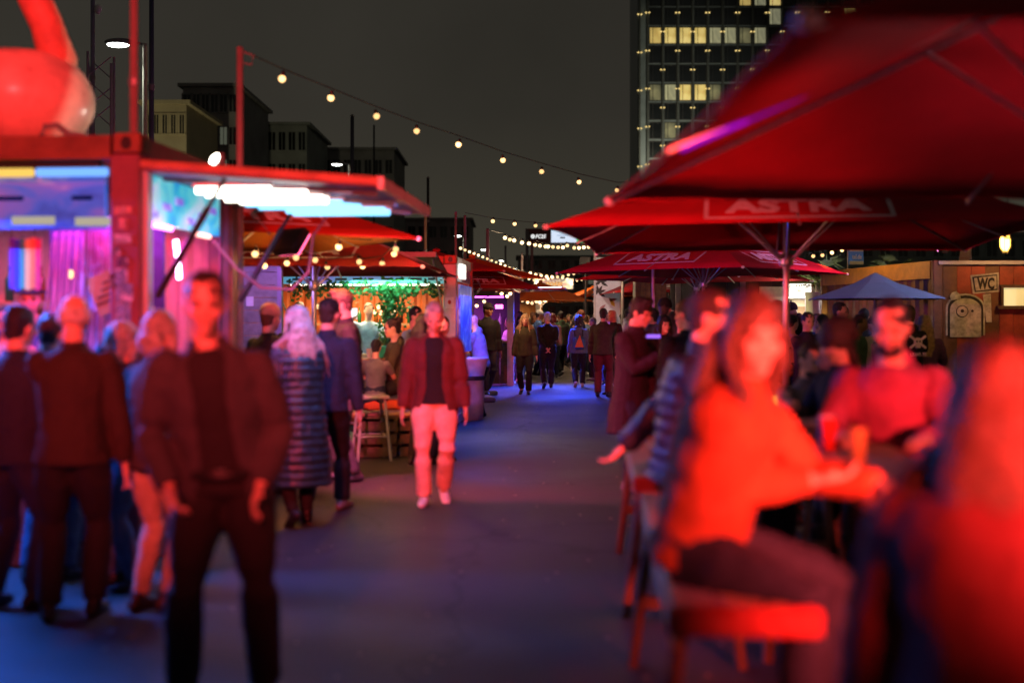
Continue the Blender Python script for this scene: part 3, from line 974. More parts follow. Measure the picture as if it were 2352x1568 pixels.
# ------------------------------------------------------------------ containers
def corrugated(mb, O, U, V, w, h, depth=.035, pitch=.2):
    """corrugated sheet from O, width w along U, height h along V; proud along -(UxV) side"""
    O, U, V = Vector(O), Vector(U), Vector(V); N = U.cross(V)
    xs = []; x = 0
    while x < w - 1e-4:
        for (t, d) in ((0, 0), (.3, 0), (.5, 1), (.8, 1)):
            if x + t * pitch <= w: xs.append((x + t * pitch, d * depth))
        x += pitch
    xs.append((w, 0))
    vs = []; fs = []; k = len(xs)
    for z in (0, h):
        for (x, d) in xs: vs.append(O + U * x + V * z + N * d)
    for z in (0, h):
        for (x, d) in xs: vs.append(O + U * x + V * z + N * (d - .012))
    for i in range(k - 1):
        fs += [(i, i + 1, k + i + 1, k + i), (2 * k + i + 1, 2 * k + i, 3 * k + i, 3 * k + i + 1), (k + i, k + i + 1, 3 * k + i + 1, 3 * k + i), (i + 1, i, 2 * k + i, 2 * k + i + 1)]
    fs += [(0, k, 3 * k, 2 * k), (k - 1, 3 * k - 1, 4 * k - 1, 2 * k - 1)]
    mb.add(vs, fs)
def casting(T, x, y, z, m, sx=-1, sy=1):
    mb = MB(); mb.bevbox((x + sx * .089, y + sy * .08, z), (.18, .165, .13), .01)
    c = mb.build('corner_casting', m, T)
    h = MB()
    h.lathe([(.001, -.0), (.045, 0), (.045, .004)], n=14)
    h.v = [Vector((x + sx * .089 + p.x * .8, y - sy * .006 + sy * p.z, z + p.y * 1.0)) for p in h.v]
    h.build('casting_hole', M_BLACK, c)
    h = MB()
    h.lathe([(.001, -.0), (.045, 0), (.045, .004)], n=14)
    h.v = [Vector((x - sx * .006 + sx * p.z, y + sy * .08 + p.x * .7, z + p.y * 1.0)) for p in h.v]
    h.build('casting_hole', M_BLACK, c)
def container(label, loc, rz, L, D, H, mf, ms, front=None, side=None, inner=None, cat='container'):
    """near right bottom corner at loc; runs L to the left and D away. front/side: openings (a0, a1, z0, z1) or None"""
    T = thing('container_stall', label, cat, (loc[0], loc[1], 0), rz)
    pw = .2
    for (x, y) in ((0, 0), (-L, 0), (0, D), (-L, D)):
        sx = -1 if x == 0 else 1; sy = 1 if y == 0 else -1
        MB().bevbox((x + sx * pw / 2, y + sy * .07, H / 2), (pw, .14, H - .27), .012).build('corner_post', ms if y == 0 and x == 0 else mf, T)
        casting(T, x, y, H - .066, mf, sx, sy); casting(T, x, y, .066, ms, sx, sy)
    for z, hh, nm in ((H - .09, .15, 'top_rail'), (.08, .13, 'bottom_rail')):
        MB().box((-L / 2, .04, z), (L - 2 * pw, .07, hh)).build(nm, mf, T)
        MB().box((-L / 2, D - .04, z), (L - 2 * pw, .07, hh)).build(nm, mf, T)
        MB().box((-.045, D / 2, z), (.07, D - .34, hh)).build(nm, ms, T)
        MB().box((-L + .045, D / 2, z), (.07, D - .34, hh)).build(nm, mf, T)
    MB().box((-L / 2, D / 2, H - .03), (L - .12, D - .12, .03)).build('roof', mf, T)
    MB().box((-L / 2, D / 2, .15), (L - .12, D - .12, .03)).build('floor', M_WOODD, T)
    mb = MB(); corrugated(mb, (-.2, D - .05, .15), (-1, 0, 0), (0, 0, 1), L - .4, H - .32); mb.build('back_wall', inner or mf, T)
    mb = MB(); corrugated(mb, (-L + .05, D - .16, .15), (0, -1, 0), (0, 0, 1), D - .32, H - .32); mb.build('end_wall', inner or mf, T)
    def wall(O, U, w, op, m):
        U = Vector(U)
        for (a, b, z0, z1) in ([(0, w, .15, H - .17)] if op is None else [(0, op[0], .15, H - .17), (op[1], w, .15, H - .17), (op[0], op[1], .15, op[2]), (op[0], op[1], op[3], H - .17)]):
            if b - a < .04 or z1 - z0 < .04: continue
            mb = MB(); corrugated(mb, Vector(O) + U * a + Vector((0, 0, z0)), U, (0, 0, 1), b - a, z1 - z0); mb.build('side_wall', m, T)
    wall((-.2, .08, 0), (-1, 0, 0), L - .4, front, mf) if front != 'open' else None
    if side != 'open':
        # seen from the lane
        wall((-.05, .16, 0), (0, 1, 0), D - .32, side, ms)
    return T
def tube_light(T, a, b, m, r=.018, name='light_tube'):
    return MB().tube([a, b], r, 10).build(name, m, T, True)
# ------------------------------------------------------------------ near bar container on the left
K1O = (-2.38, 7.64); K1R = R(-4.4)
def k1(px, py, y):
    d = K1O[1] + y
    return Vector((GX(px, d) - (K1O[0] + .077 * y), y, 1.6 + (735 - py) / FPX * d))
K1 = container('near bar container painted rusty red with mauve side and open serving hatches', K1O, K1R, 5.6, 2.05, 2.80, M_CORG, M_MAUVE, front='open', side=(.12, 1.6, 1.12, 2.58), inner=M_PEACH, cat='bar')
# front hatch: header board, menu light box, counter
MB().box((-2.9, .10, 2.615), (5.2, .06, .07)).build('hatch_header', M_BLACK, K1)
menu = MB().box((-2.85, .18, 2.37), (5.1, .05, .34)).build('menu_board', print_mat('blue menu print', [(.004, .02, .20), (.02, .08, .42), (.10, .08, .34), (.30, .26, .42)], 1.6, .9, 2.0, (1, 1, 3)), K1)
rr_ = random.Random(5)
for i in range(11):
    MB().box((-.36 - i * .42, .152, 2.245 + .008 * (i % 2)), (rr_.uniform(.16, .34), .004, .055)).build('printed_line', emat('pale menu print', (.75, .66, .5), .62), menu)
for i in range(8):
    MB().box((-.45 - i * .5, .152, 2.40), (rr_.uniform(.12, .3), .004, .03)).build('printed_line', emat('dark blue print', (.01, .01, .12), .5), menu)
MB().box((-2.9, .12, 1.10), (5.2, .34, .05)).build('counter_top', M_WOODD, K1)
for i in range(26):
    MB().box((-.305 - i * .2, .10, .62), (.19, .03, .9)).build('counter_board', mat('blue counter boards', (.10, .17, .24), .6, var=.25, scale=6, bump=.3), K1)
tube_light(K1, (-.235, .045, 2.555), (-.70, .045, 2.555), emat('dim blue tube', (.16, .38, 1.0), 1.5), .028)
tube_light(K1, (-.73, .045, 2.555), (-1.6, .045, 2.555), emat('dim yellow tube', (1.0, .62, .12), 1.1), .028)
tube_light(K1, (-1.7, .045, 2.555), (-4.6, .045, 2.555), emat('dim blue tube', (.16, .38, 1.0), 1.5), .028)
lamp('blue_hatch_light', 'AREA', (-1.75, -.10, 2.48), 430, (.03, .17, 1.0), K1, 1.8, .12, rot=(R(-40), 0, 0))
# stickers on the corner post
for i, (px, py, w, h, c) in enumerate(((282, 483, 42, 18, 'cream'), (281, 513, 20, 24, 'cream'), (282, 548, 40, 20, 'white'), (268, 576, 15, 18, 'grey'), (281, 600, 26, 24, 'purple'), (277, 636, 32, 40, 'light blue'), (258, 645, 16, 30, 'dark red'), (285, 672, 40, 40, 'light blue'), (282, 716, 36, 44, 'light blue'), (280, 760, 30, 26, 'grey'))):
    p = k1(px, py, -.0)
    MB().box((p.x, -.003, p.z), (w / 359, .004, h / 359)).build('sticker', print_mat(f'{c} sticker', [CLOTH[c], tuple(x * .3 for x in CLOTH[c]), (.6, .6, .6)], 22, 0, i), K1)
MB().box((-.62, .95, 1.7), (.85, .03, 1.3)).build('backdrop_cloth', mat('dark violet cloth', (.05, .04, .14), .8, var=.3, scale=7, bump=.5, bscale=14), K1)
# inside: fringe curtain, hanging rings, flag, card sign, straps
for i in range(44):
    x = -.24 - i * .0125 - .002 * (i % 3); top = 2.20; sway = .05 * math.sin(i * 1.7)
    low = 1.25 + .10 * math.sin(i * .9)
    MB().tube([(x, .42 + .01 * (i % 4), top), (x - .03 + sway * .4, .45, 1.8), (x - .10 + sway, .46, low)], .0045, 5).build('curtain_string', mat('lilac string', (.42, .36, .55), .6, var=.2), K1)
def ring(T, c, r, m, n=16, th=.006, name='hanging_ring'):
    return MB().tube([(c[0] + r * math.cos(2 * PI * k / n), c[1], c[2] + r * math.sin(2 * PI * k / n)) for k in range(n + 1)], th, 6, False).build(name, m, T, True)
dc = ring(K1, (-.48, .36, 2.03), .075, mat('pale blue thread', (.3, .36, .6), .6, var=0))
for q in range(6):
    a = q * PI / 6
    MB().tube([(-.48 + .075 * math.cos(a), .36, 2.03 + .075 * math.sin(a)), (-.48 - .075 * math.cos(a), .36, 2.03 - .075 * math.sin(a))], .002, 4).build('web', mat('pale blue thread', (.3, .36, .6)), dc)
for q in range(5):
    MB().box((-.54 + q * .03, .36, 1.80 - .02 * (q % 2)), (.022, .006, .24)).build('feather', mat('pale blue feather', (.3, .42, .7), .7), dc)
card = MB(); card.box((0, 0, 0), (.24, .012, .27), M=Matrix.Rotation(R(-22), 3, 'Y')); card.v = [p + Vector((-.33, .30, 1.79)) for p in card.v]
card = card.build('card_sign', mat('brown cardboard', (.34, .23, .09), .8, var=.15), K1)
for q in range(4):
    b = MB(); b.box((0, 0, .08 - q * .05), (.15 - .02 * (q % 2), .004, .014), M=Matrix.Rotation(R(-22), 3, 'Y')); b.v = [p + Vector((-.33 + .02 * (q - 1.5) * -.9, .291, 1.79)) for p in b.v]; b.build('written_line', M_BLACK, card)
for q, c in enumerate(((.1, .03, .35), (.02, .05, .5), (.03, .35, .15), (.6, .5, .1), (.6, .22, .03), (.5, .03, .08))):
    MB().box((-.985 + q * .036, .27, 1.98 - .01 * (q % 2)), (.034, .006, .34)).build('flag_stripe', mat(f'flag stripe {q}', c, .8, var=.1), K1)
for (px, py0, py1) in ((256, 760, 850), (344, 704, 748)):
    p = k1(px, py0, .35); q = k1(px, py1, .35)
    MB().box((p.x, .35, (p.z + q.z) / 2), (.05, .02, p.z - q.z)).build('yellow_strap', mat('yellow strap', (.75, .36, .01), .6, var=.1, emit=(.9, .4, 0), es=.15), K1)
for i in range(9):
    z = 1.45 if i % 2 else 1.75
    b = MB().lathe([(.035, 0), (.035, .17), (.012, .22), (.012, .28)], (-1.0 - i * .13, 1.78, z), 10).build('bottle', mat(['green glass', 'amber glass', 'clear glass'][i % 3], [(.02, .12, .04), (.2, .07, .01), (.5, .55, .55)][i % 3], .1, var=0), K1, True)
for z in (1.44, 1.74):
    MB().box((-2.2, 1.82, z - .015), (2.8, .22, .03)).build('shelf', M_WOOD, K1)
MB().ell((-.87, .9, 1.93), (.02, .02, .03), 10, 8).build('bulb', M_BULB, K1, True)
lamp('bar_violet_light', 'AREA', (-1.2, .9, 2.45), 42, (.30, .14, 1.0), K1, 2.2, .5)
lamp('bar_peach_light', 'AREA', (-2.0, 1.2, 2.40), 9, (1.0, .42, .18), K1, 1.4, .6)
# side hatch facing the lane: raised flap, tubes, menu panel, neon, stays
fl = MB(); fl.prism([(0, 0), (1.53, -.12), (1.53, -.16), (0, -.045)], 1.98, (.02, 1.03, 2.60), (1, 0, 0), (0, 0, 1))
flap = fl.build('raised_flap', mat('blue lined flap', (.16, .22, .42), .45, var=.1, scale=3), K1)
MB().tube([(.0, .035, 2.60), (1.54, .035, 2.475)], .033, 8).build('flap_edge', mat('orange painted edge', (.42, .2, .12), .5, .1, var=.2), flap)
MB().box((1.555, 1.03, 2.465), (.035, 2.04, .075)).build('flap_edge', mat('white painted edge', (.6, .6, .62), .45, .1, var=.15), flap)
for q in range(3):
    MB().box((.75, .35 + q * .68, 2.485), (1.45, .05, .03), M=Matrix.Rotation(R(4.5), 3, 'Y')).build('flap_stiffener', M_STEEL, flap)
MT = emat('white hot tube', (1.0, .95, .82), 7); MC = emat('cyan tube', (.22, .62, 1.0), 2.6)
for (x0, x1, y, m, z) in ((.30, .79, .20, MT, 0), (.32, 1.0, .34, MT, 0), (.86, 1.06, .48, MT, 0), (.36, 1.04, .62, MT, 0), (.42, 1.04, .76, MT, 0), (.40, 1.1, .95, MC, 0), (.45, 1.2, 1.12, MC, 0), (.60, 1.34, 1.32, MC, 0), (.6, 1.34, 1.52, MC, 0)):
    z = 2.50 - .078 * (x0 + x1) / 2
    f = MB().box(((x0 + x1) / 2, y, z + .022), (x1 - x0 + .03, .05, .02)).build('tube_holder', M_WHITE, flap)
    tube_light(f, (x0, y, z - .008), (x1, y, z - .008), m, .024)
lamp('flap_white_light', 'AREA', (.75, .55, 2.44), 7, (1.0, .5, .7), K1, 1.1, .5)
lamp('flap_blue_light', 'AREA', (.95, 1.3, 2.43), 44, (.10, .26, 1.0), K1, 1.1, .5)
for (y0) in (.14, 1.92):
    MB().tube([(.55, y0, 2.585), (.06, y0, 1.75)], .014, 8).build('gas_strut', M_DARK, K1)
    MB().tube([(.40, y0, 2.33), (.06, y0, 1.75)], .022, 8).build('gas_strut', M_BLACK, K1)
mp = MB().box((-.04, .92, 2.405), (.04, 1.46, .31)).build('lit_menu_panel', print_mat('cyan menu print', [(.01, .10, .5), (.02, .35, .5), (.10, .45, .5), (.35, .5, .6), (.30, .3, .75)], 3.2, 1.05, 4.0), K1)
for i in range(6):
    MB().box((-.015, .28 + i * .24, 2.31 + .06 * (i % 3)), (.004, .16, .05)).build('printed_picture', print_mat(f'menu picture {i}', [(.5, .5, .9), (.1, .05, .5), (.7, .6, .5)], 9, 1.0, i), mp)
tube_light(K1, (.0, .18, 2.225), (.0, .55, 2.225), emat('pink tube', (1.0, .18, .85), 9), .016)
tube_light(K1, (.0, 1.05, 2.225), (.0, 1.35, 2.225), emat('amber pink tube', (1.0, .42, .35), 4), .016)
neon = [k1(455, 552, 1.1), k1(466, 560, 1.1), k1(461, 574, 1.12), k1(470, 583, 1.12), k1(465, 596, 1.15), k1(479, 600, 1.15), k1(470, 612, 1.15), k1(480, 620, 1.16), k1(473, 632, 1.16), k1(482, 640, 1.17)]
for p in neon: p.x = -.17
MB().tube(neon, .013, 8).build('neon_sign', emat('white pink neon', (1.0, .62, .95), 22), K1, True)
n2 = [p + Vector((0, .03, .005)) for p in neon]
MB().tube(n2, .011, 8).build('neon_sign', emat('white pink neon', (1.0, .62, .95), 22), K1, True)
lamp('side_hatch_pink_light', 'AREA', (-.55, .85, 2.35), 60, (1.0, .04, .5), K1, .5, 1.2)
for i in range(26):
    y = .2 + i * .052
    MB().tube([(-.45, y, 2.2), (-.46 - .02 * math.sin(i), y + .01, 1.7), (-.47, y + .03 * math.sin(i * 2), 1.2)], .008, 5).build('curtain_string', mat('pink string', (.22, .09, .14), .6, var=.25), K1)
MB().box((-.02, .86, 1.14), (.34, 1.48, .04)).build('side_counter', M_WOODD, K1)
sidepost = MB().box((.012, .10, 1.9), (.035, .09, 1.36)).build('hatch_jamb', mat('blue white jamb', (.40, .42, .5), .5), K1)
# lean-to strip at the far end of the container and hanging cable
MB().tube([(0.0, 1.45, 2.2), (.10, 1.7, 2.0), (.22, 1.95, 1.86), (.40, 2.2, 1.85), (.52, 2.3, 2.0), (.56, 2.3, 2.3), (.72, 2.2, 2.48)], .013, 6).build('hanging_cable', mat('pink cable', (.35, .16, .2), .5), K1)
# flagpole-like red post on the roof corner
T = thing('roof_post', 'tall red lit post rising from the roof corner of the near bar container', 'post', (GX(308, 7.95), 7.95, 2.8))
MB().lathe([(.07, 0), (.07, .02), (.027, .03), (.024, 1.9)], n=12).build('shaft', mat('dull pink post', (.26, .2, .2), .5, .1, var=.15), T, True)
for z in (.35, .95):
    MB().lathe([(.03, z), (.034, z + .01), (.034, z + .05), (.03, z + .06)], n=12).build('clamp', M_STEEL, T)
# giant cherry on the roof
T = thing('giant_cherry', 'giant glossy red cherry sculpture with thick stem on the bar roof', 'sculpture', (GX(52, 8.5), 8.5, 2.8))
prof = []
for k in range(29):
    a = -PI / 2 + PI * k / 28
    r = .49 * math.cos(a); z = .36 + .38 * math.sin(a)
    if a > .9: z -= .16 * ((a - .9) / (PI / 2 - .9)) ** 2
    prof.append((max(r, .002), max(z, .0)))
MB().lathe(prof, n=40).build('fruit', mat('glossy cherry pink', (.80, .46, .38), .3, var=.2, scale=3.5, bump=.15, bscale=6, coat=.3), T, True)
MB().tube([(.20, 0, .50), (.25, 0, .66), (.17, 0, .9), (.03, 0, 1.2), (-.15, 0, 1.5), (-.4, 0, 1.95)], [.17, .135, .115, .115, .12, .13], 14).build('stem', mat('red stem', (.6, .2, .14), .5, var=.2, scale=6, bump=.2), T, True)
MB().tube([(.33, -.5, .03), (.34, -.47, .1), (.42, -.46, .11), (.5, -.47, .05), (.62, -.48, .03)], .022, 8).build('mount', M_STEEL, T)
# roof flood lamp
T = thing('roof_floodlight', 'small white floodlight glowing above the flap of the near bar', 'lamp', tuple(W(493, 372, 9.3)), .3)
MB().box((.02, .05, -.08), (.05, .05, .16)).build('bracket', M_DARK, T)
MB().ell((0, 0, .02), (.03, .03, .055), 10, 8, Matrix.Rotation(R(35), 3, 'Y')).build('lens', emat('flood lens', (1, .9, .75), 25), T, True)
MB().bevbox((.05, .03, .03), (.06, .08, .10), .01).build('housing', M_DARK, T)
fl_ = lamp('roof_floodlight_beam', 'SPOT', (-.12, -.12, .1), 95, (1.0, .85, .68), T, .05, angle=R(100))
fl_.rotation_euler = Vector((-1.2, -.9, .45)).to_track_quat('-Z', 'Y').to_euler()

# ------------------------------------------------------------------ poles and bulb strings
def pole(label, px, py_top, d, r=.03, m=None, cat='pole', name='string_light_pole', foot=True, group=None):
    p = W(px, py_top, d)
    T = thing(name, label, cat, (p.x, p.y, 0), 0, group)
    MB().lathe([(r, .02), (r, p.z * .5), (r * .9, p.z)], n=12).build('shaft', m or mat('red lit steel post', (.26, .24, .24), .5, .2, var=.15), T, True)
    MB().lathe([(r * .9, p.z), (r * 1.05, p.z + .005), (r * .4, p.z + .02)], n=12).build('cap', M_STEEL, T)
    if foot: MB().bevbox((0, 0, .05), (.4, .4, .1), .02).build('foot', M_STEEL, T)
    return T, p
T, p_top = pole('tall slim pole carrying the long bulb string beside the near bar', 551, 112, 10.35, .032)
MB().tube([(0, 0, p_top.z - .12), (.10, 0, p_top.z - .14), (.12, 0, p_top.z - .06), (.03, 0, p_top.z - .03)], .008, 6).build('hook', M_STEEL, T)
BULB_ME = {}
def bulb_mesh(key, r, m):
    if key not in BULB_ME:
        b = MB(); b.lathe([(.3 * r, r * .8), (.75 * r, r * .55), (r, 0), (.72 * r, -r * .7), (.1 * r, -r)], n=10)
        s_ = MB(); s_.lathe([(r * .45, r * .75), (r * .5, r * .9), (r * .5, r * 1.9), (r * .2, r * 2.1)], n=8)
        BULB_ME[key] = (b.mesh('bulb', m, True), s_.mesh('socket', M_BLACK, True))
    return BULB_ME[key]
def bulb_string(label, pts, bulbs, r=.045, m=M_BULB, cr=.006, key=None, name='bulb_string'):
    T = thing(name, label, 'string lights', tuple(pts[0]))
    o = Vector(pts[0])
    MB().tube([Vector(p) - o for p in pts], cr, 5).build('cable', M_ROPE, T)
    sm = bulb_mesh(key or (r, m.name), r, m)[1]
    rb_ = random.Random(len(label)); c_ = (1.0, .56, .22) if m is M_BULB else (1.0, .64, .30)
    vm = [bulb_mesh((r, m.name, v_), r, emat(f'{m.name} {v_}', c_, s_))[0] for v_, s_ in (('dim', 1.7), ('mid', 3.0), ('bright', 4.8))]
    for b in bulbs:
        q = link('bulb', rb_.choice(vm), T, Vector(b) - o)
        q.rotation_euler = (rb_.uniform(-.35, .35), rb_.uniform(-.35, .35), 0)
        link('socket', sm, q)
    return T
# long string from the near pole towards the big parasol
ds = [10.5, 11.3, 12.2, 13.1, 14.0, 15.0, 16.1, 17.3, 18.6, 20.0, 21.2]
pxs = [(555, 116), (648, 181), (760, 225), (865, 267), (957, 301), (1053, 332), (1155, 368), (1244, 394), (1330, 418), (1417, 437), (1500, 436)]
bl = [W(p[0], p[1], d) for p, d in zip(pxs, ds)]
cable = [W(p[0], p[1] - 12, d) + Vector((0, 0, .045)) for p, d in zip(pxs, ds)]
cable[0] = W(555, 116, 10.4)
bulb_string('long string of big warm bulbs sloping from the near pole across the sky', cable, bl[1:-1], .036)
T, _ = pole('post at the far end of the long bulb string, behind the big parasol', 1500, 425, 21.2, .03)
# second, short row of single bulbs further off
pts2 = [W(1068, 496, 26), W(1132, 508, 26.5), W(1182, 514, 27), W(1230, 518, 27.5), W(1281, 523, 28), W(1400, 520, 29.5)]
bulb_string('short row of four single bulbs above the market lane', [p + Vector((0, 0, .07)) for p in pts2], pts2[1:-1], .045)
pole('slim red lit pole standing left of the twin lane poles', 1047, 488, 22.6, .028)
pole('slim red lit pole standing right of the twin lane poles', 1068, 496, 26, .035)
pole('thin grey mast far down the lane right of the banner', 1345, 640, 58, .09)
# bulbs hung round the two left parasols
lb = [(586, 583, 11.3), (607, 610, 12.6), (659, 604, 13.2), (680, 591, 12.2), (724, 597, 13.0), (752, 613, 13.8), (778, 567, 11.8), (825, 601, 13.4), (833, 611, 13.9), (878, 605, 13.7), (905, 583, 13.0), (909, 572, 12.7)]
pl = [W(*q) for q in lb]
order = [0, 1, 2, 3, 4, 5, 7, 8, 9, 10, 11, 6]
path = []
for q in order:
    path.append(pl[q] + Vector((0, 0, .085)))
TB = bulb_string('tangle of warm bare bulbs under the parasols by the tropical bar', path, pl, .033)
for q in (0, 3, 6, 8, 10):
    lamp('bulb_glow', 'POINT', pl[q] - Vector(TB.location) + Vector((0, 0, -.06)), 44, (1.0, .42, .12), TB, .05)
# festoon across the lane
fa = [(1160, 546), (1171, 550), (1181, 552), (1199, 557), (1215, 559), (1229, 562), (1240, 564), (1253, 566), (1259, 566), (1270, 567), (1282, 568), (1293, 568), (1303, 564), (1319, 569), (1330, 569), (1341, 568), (1352, 567), (1366, 565), (1387, 562)]
dd = [33 + i * .16 for i in range(len(fa))]
pf = [W(a, b, d) for (a, b), d in zip(fa, dd)]
TB = bulb_string('dense sagging festoon of bulbs across the lane below the video screen', [W(1120, 528, 32)] + [p + Vector((0, 0, .1)) for p in pf] + [W(1430, 555, 36.3)], pf, .055, M_BULBF)
for q in (1, 6, 11, 16):
    lamp('festoon_glow', 'POINT', pf[q] - Vector(TB.location) + Vector((0, 0, -.1)), 115, (1.0, .68, .40), TB, .08)
pole('post carrying the right end of the dense festoon', 1430, 552, 36.3, .05)
pole('post carrying the left end of the dense festoon', 1120, 526, 32, .05)
fb = [(1302, 658), (1312, 662), (1322, 664), (1334, 666), (1343, 668)]
fb = [(1218 + 12.5 * i, 627 + 9 * math.sin(i / 9 * PI) - (2 if i > 6 else 0)) for i in range(10)]
pf = [W(a, b, 46 + i * .1) for i, (a, b) in enumerate(fb)]
TB = bulb_string('second festoon of bulbs sagging above the goodbye banner', [W(1200, 615, 46)] + [p + Vector((0, 0, .1)) for p in pf] + [W(1350, 618, 47)], pf, .062, M_BULBF)
for q in (1, 5, 8):
    lamp('festoon_glow', 'POINT', pf[q] - Vector(TB.location) + Vector((0, 0, -.1)), 115, (1.0, .68, .40), TB, .08)
fb = [(1215 + 11 * i, 640 + 4 * math.sin(i * .8)) for i in range(18)]
pf = [W(a, b, 56 + i * .1) for i, (a, b) in enumerate(fb)]
bulb_string('third far festoon of small bulbs level with the goodbye banner', [p + Vector((0, 0, .1)) for p in pf], pf, .055, M_BULBF)
# bulbs along the edge of the red stall roofs
fb = [(1058 + 10.2 * i, 570 + 4.0 * i) for i in range(16)]
pf = [W(a, b, 24 + i * .75) for i, (a, b) in enumerate(fb)]
bulb_string('row of tiny bulbs along the red roof edge on the left of the lane', [p + Vector((0, 0, .05)) for p in pf], pf, .032, M_BULBF)
# bulbs under stall roofs further off
fb = [(1070, 672), (1084, 658), (1120, 662), (1132, 654), (1140, 664), (1152, 672), (1158, 664), (1165, 678), (1172, 672), (1112, 690), (1095, 700)]
pf = [W(a, b + 2, 25.2 + .3 * (i % 4)) for i, (a, b) in enumerate(fb)]
TB = bulb_string('cluster of bulbs below the orange lined parasol down the lane', [p + Vector((0, 0, .08)) for p in pf], pf, .04, M_BULBF)
for q in (4, 8): lamp('bulb_glow', 'POINT', pf[q] - Vector(TB.location) + Vector((.1, -.1, -.05)), 22, (1.0, .6, .3), TB, .06)
fb = [(1200, 690), (1212, 694), (1222, 696), (1232, 692), (1240, 694), (1251, 690), (1265, 684)]
pf = [W(a, b, 41 + .2 * i) for i, (a, b) in enumerate(fb)]
TB = bulb_string('cluster of bulbs under the farthest amber parasol', [p + Vector((0, 0, .1)) for p in pf], pf, .06, M_BULBF)
for q in (1, 5): lamp('bulb_glow', 'POINT', pf[q] - Vector(TB.location) + Vector((.1, -.1, -.05)), 120, (1.0, .6, .3), TB, .06)
fb = [(1880, 588), (1905, 580), (1925, 577), (1945, 573)]
fb = [(1868, 588), (1889, 586), (1911, 580), (1934, 574)]
pf = [W(a, b, 27) for (a, b) in fb]
bulb_string('four bulbs on a wire beside the blue and white flag', [W(1840, 592, 27)] + [p + Vector((0, 0, .09)) for p in pf] + [W(1975, 562, 27)], pf, .045)
pf = [W(2207, 461, 16), W(2227, 448, 16)]
bulb_string('pair of bulbs hanging in the gap between the two big parasols', [W(2180, 470, 16)] + [p + Vector((0, 0, .05)) for p in pf] + [W(2300, 425, 16)], pf, .028)

# amber bulkhead lamp near the right edge
T = thing('hanging_lamp', 'glowing amber bulkhead lamp at the right edge below the parasol', 'lamp', tuple(W(2309, 556, 14)))
MB().lathe([(.02, -.10), (.052, -.06), (.056, .03), (.04, .07)], n=14).build('glass', emat('amber glass glow', (1.0, .50, .07), 17), T, True)
for q in range(6):
    a = q * PI / 3
    MB().tube([(.062 * math.cos(a), .062 * math.sin(a), .07), (.066 * math.cos(a), .066 * math.sin(a), -.05), (.02 * math.cos(a), .02 * math.sin(a), -.125)], .004, 5).build('cage_bar', M_DARK, T)
MB().lathe([(.05, .07), (.06, .08), (.055, .14), (.02, .16)], n=14).build('cap', M_DARK, T, True)
MB().tube([(0, 0, .16), (.02, 0, .3), (.05, 0, .9)], .006, 5).build('cord', M_ROPE, T)
lamp('amber_lamp_light', 'POINT', (0, -.1, -.16), 16, (1.0, .45, .08), T, .05)
# ------------------------------------------------------------------ tropical bar and the seating in front of it
K2O = (-.84, 18.0); K2R = R(-4.4)
def k2(px, py, y):
    d = K2O[1] + y
    return Vector((GX(px, d) - (K2O[0] + .077 * y), y, 1.6 + (735 - py) / FPX * d))
K2 = container('tropical bar container with leafy hatch, orange inside and red corner post', K2O, K2R, 5.0, 2.3, 2.58, mat('red orange container paint', (.46, .075, .035), .5, .1, var=.22, scale=3, bump=.2, bscale=18), mat('white grey end paint', (.5, .48, .5), .5, .1, var=.2, scale=3), front='open', side=(.15, 1.9, 1.05, 2.2), inner=mat('bright orange sheet', (.62, .17, .045), .55, var=.15, scale=3), cat='bar')
fl = MB(); fl.prism([(0, 0), (-1.25, .24), (-1.25, .28), (0, .05)], 2.55, (-1.4, -.01, 2.26), (0, 1, 0), (0, 0, 1))
f = fl.build('raised_flap', M_WOODD, K2)
MB().box((-1.4, -1.27, 2.52), (2.55, .05, .07)).build('flap_edge', M_STEEL, f)
for x in (-.2, -2.6):
    MB().tube([(x, -1.1, 2.46), (x, .02, 1.7)], .015, 6).build('gas_strut', M_ALU, K2)
fa = MB().box((-1.42, .02, 2.215), (2.46, .05, .13)).build('fascia', print_mat('painted fascia', [(.22, .16, .55), (.12, .30, .6), (.10, .5, .5), (.3, .55, .35)], 1.3, .75, 1.0, (1, 1, 1)), K2)
rr_ = random.Random(8)
for i in range(10):
    MB().box((-.38 - i * .23, -.009, 2.22), (rr_.uniform(.07, .18), .006, .035)).build('painted_word', mat('dark teal print', (.03, .12, .2), .6), fa)
tube_light(K2, (-.25, .05, 2.135), (-2.55, .05, 2.135), emat('warm white strip', (1.0, .9, .65), 5), .012)
MB().box((-1.42, .05, 1.06), (2.5, .36, .05)).build('counter_top', M_WOOD, K2)
for i in range(15):
    MB().box((-.30 - i * .165, .10, .6), (.155, .03, .86)).build('counter_board', mat('bamboo counter', (.3, .2, .09), .6, var=.25), K2)
lamp('tropical_green_light', 'AREA', (-1.1, -.2, 2.20), 38, (.25, 1.0, .55), K2, 1.0, .6)
lamp('tropical_warm_light', 'AREA', (-1.8, .9, 2.30), 140, (1.0, .62, .30), K2, 1.4, .6)
lamp('tropical_blue_light', 'AREA', (.18, .9, 2.10), 100, (.03, .08, 1.0), K2, .25, 1.6, rot=(0, R(-38), 0))
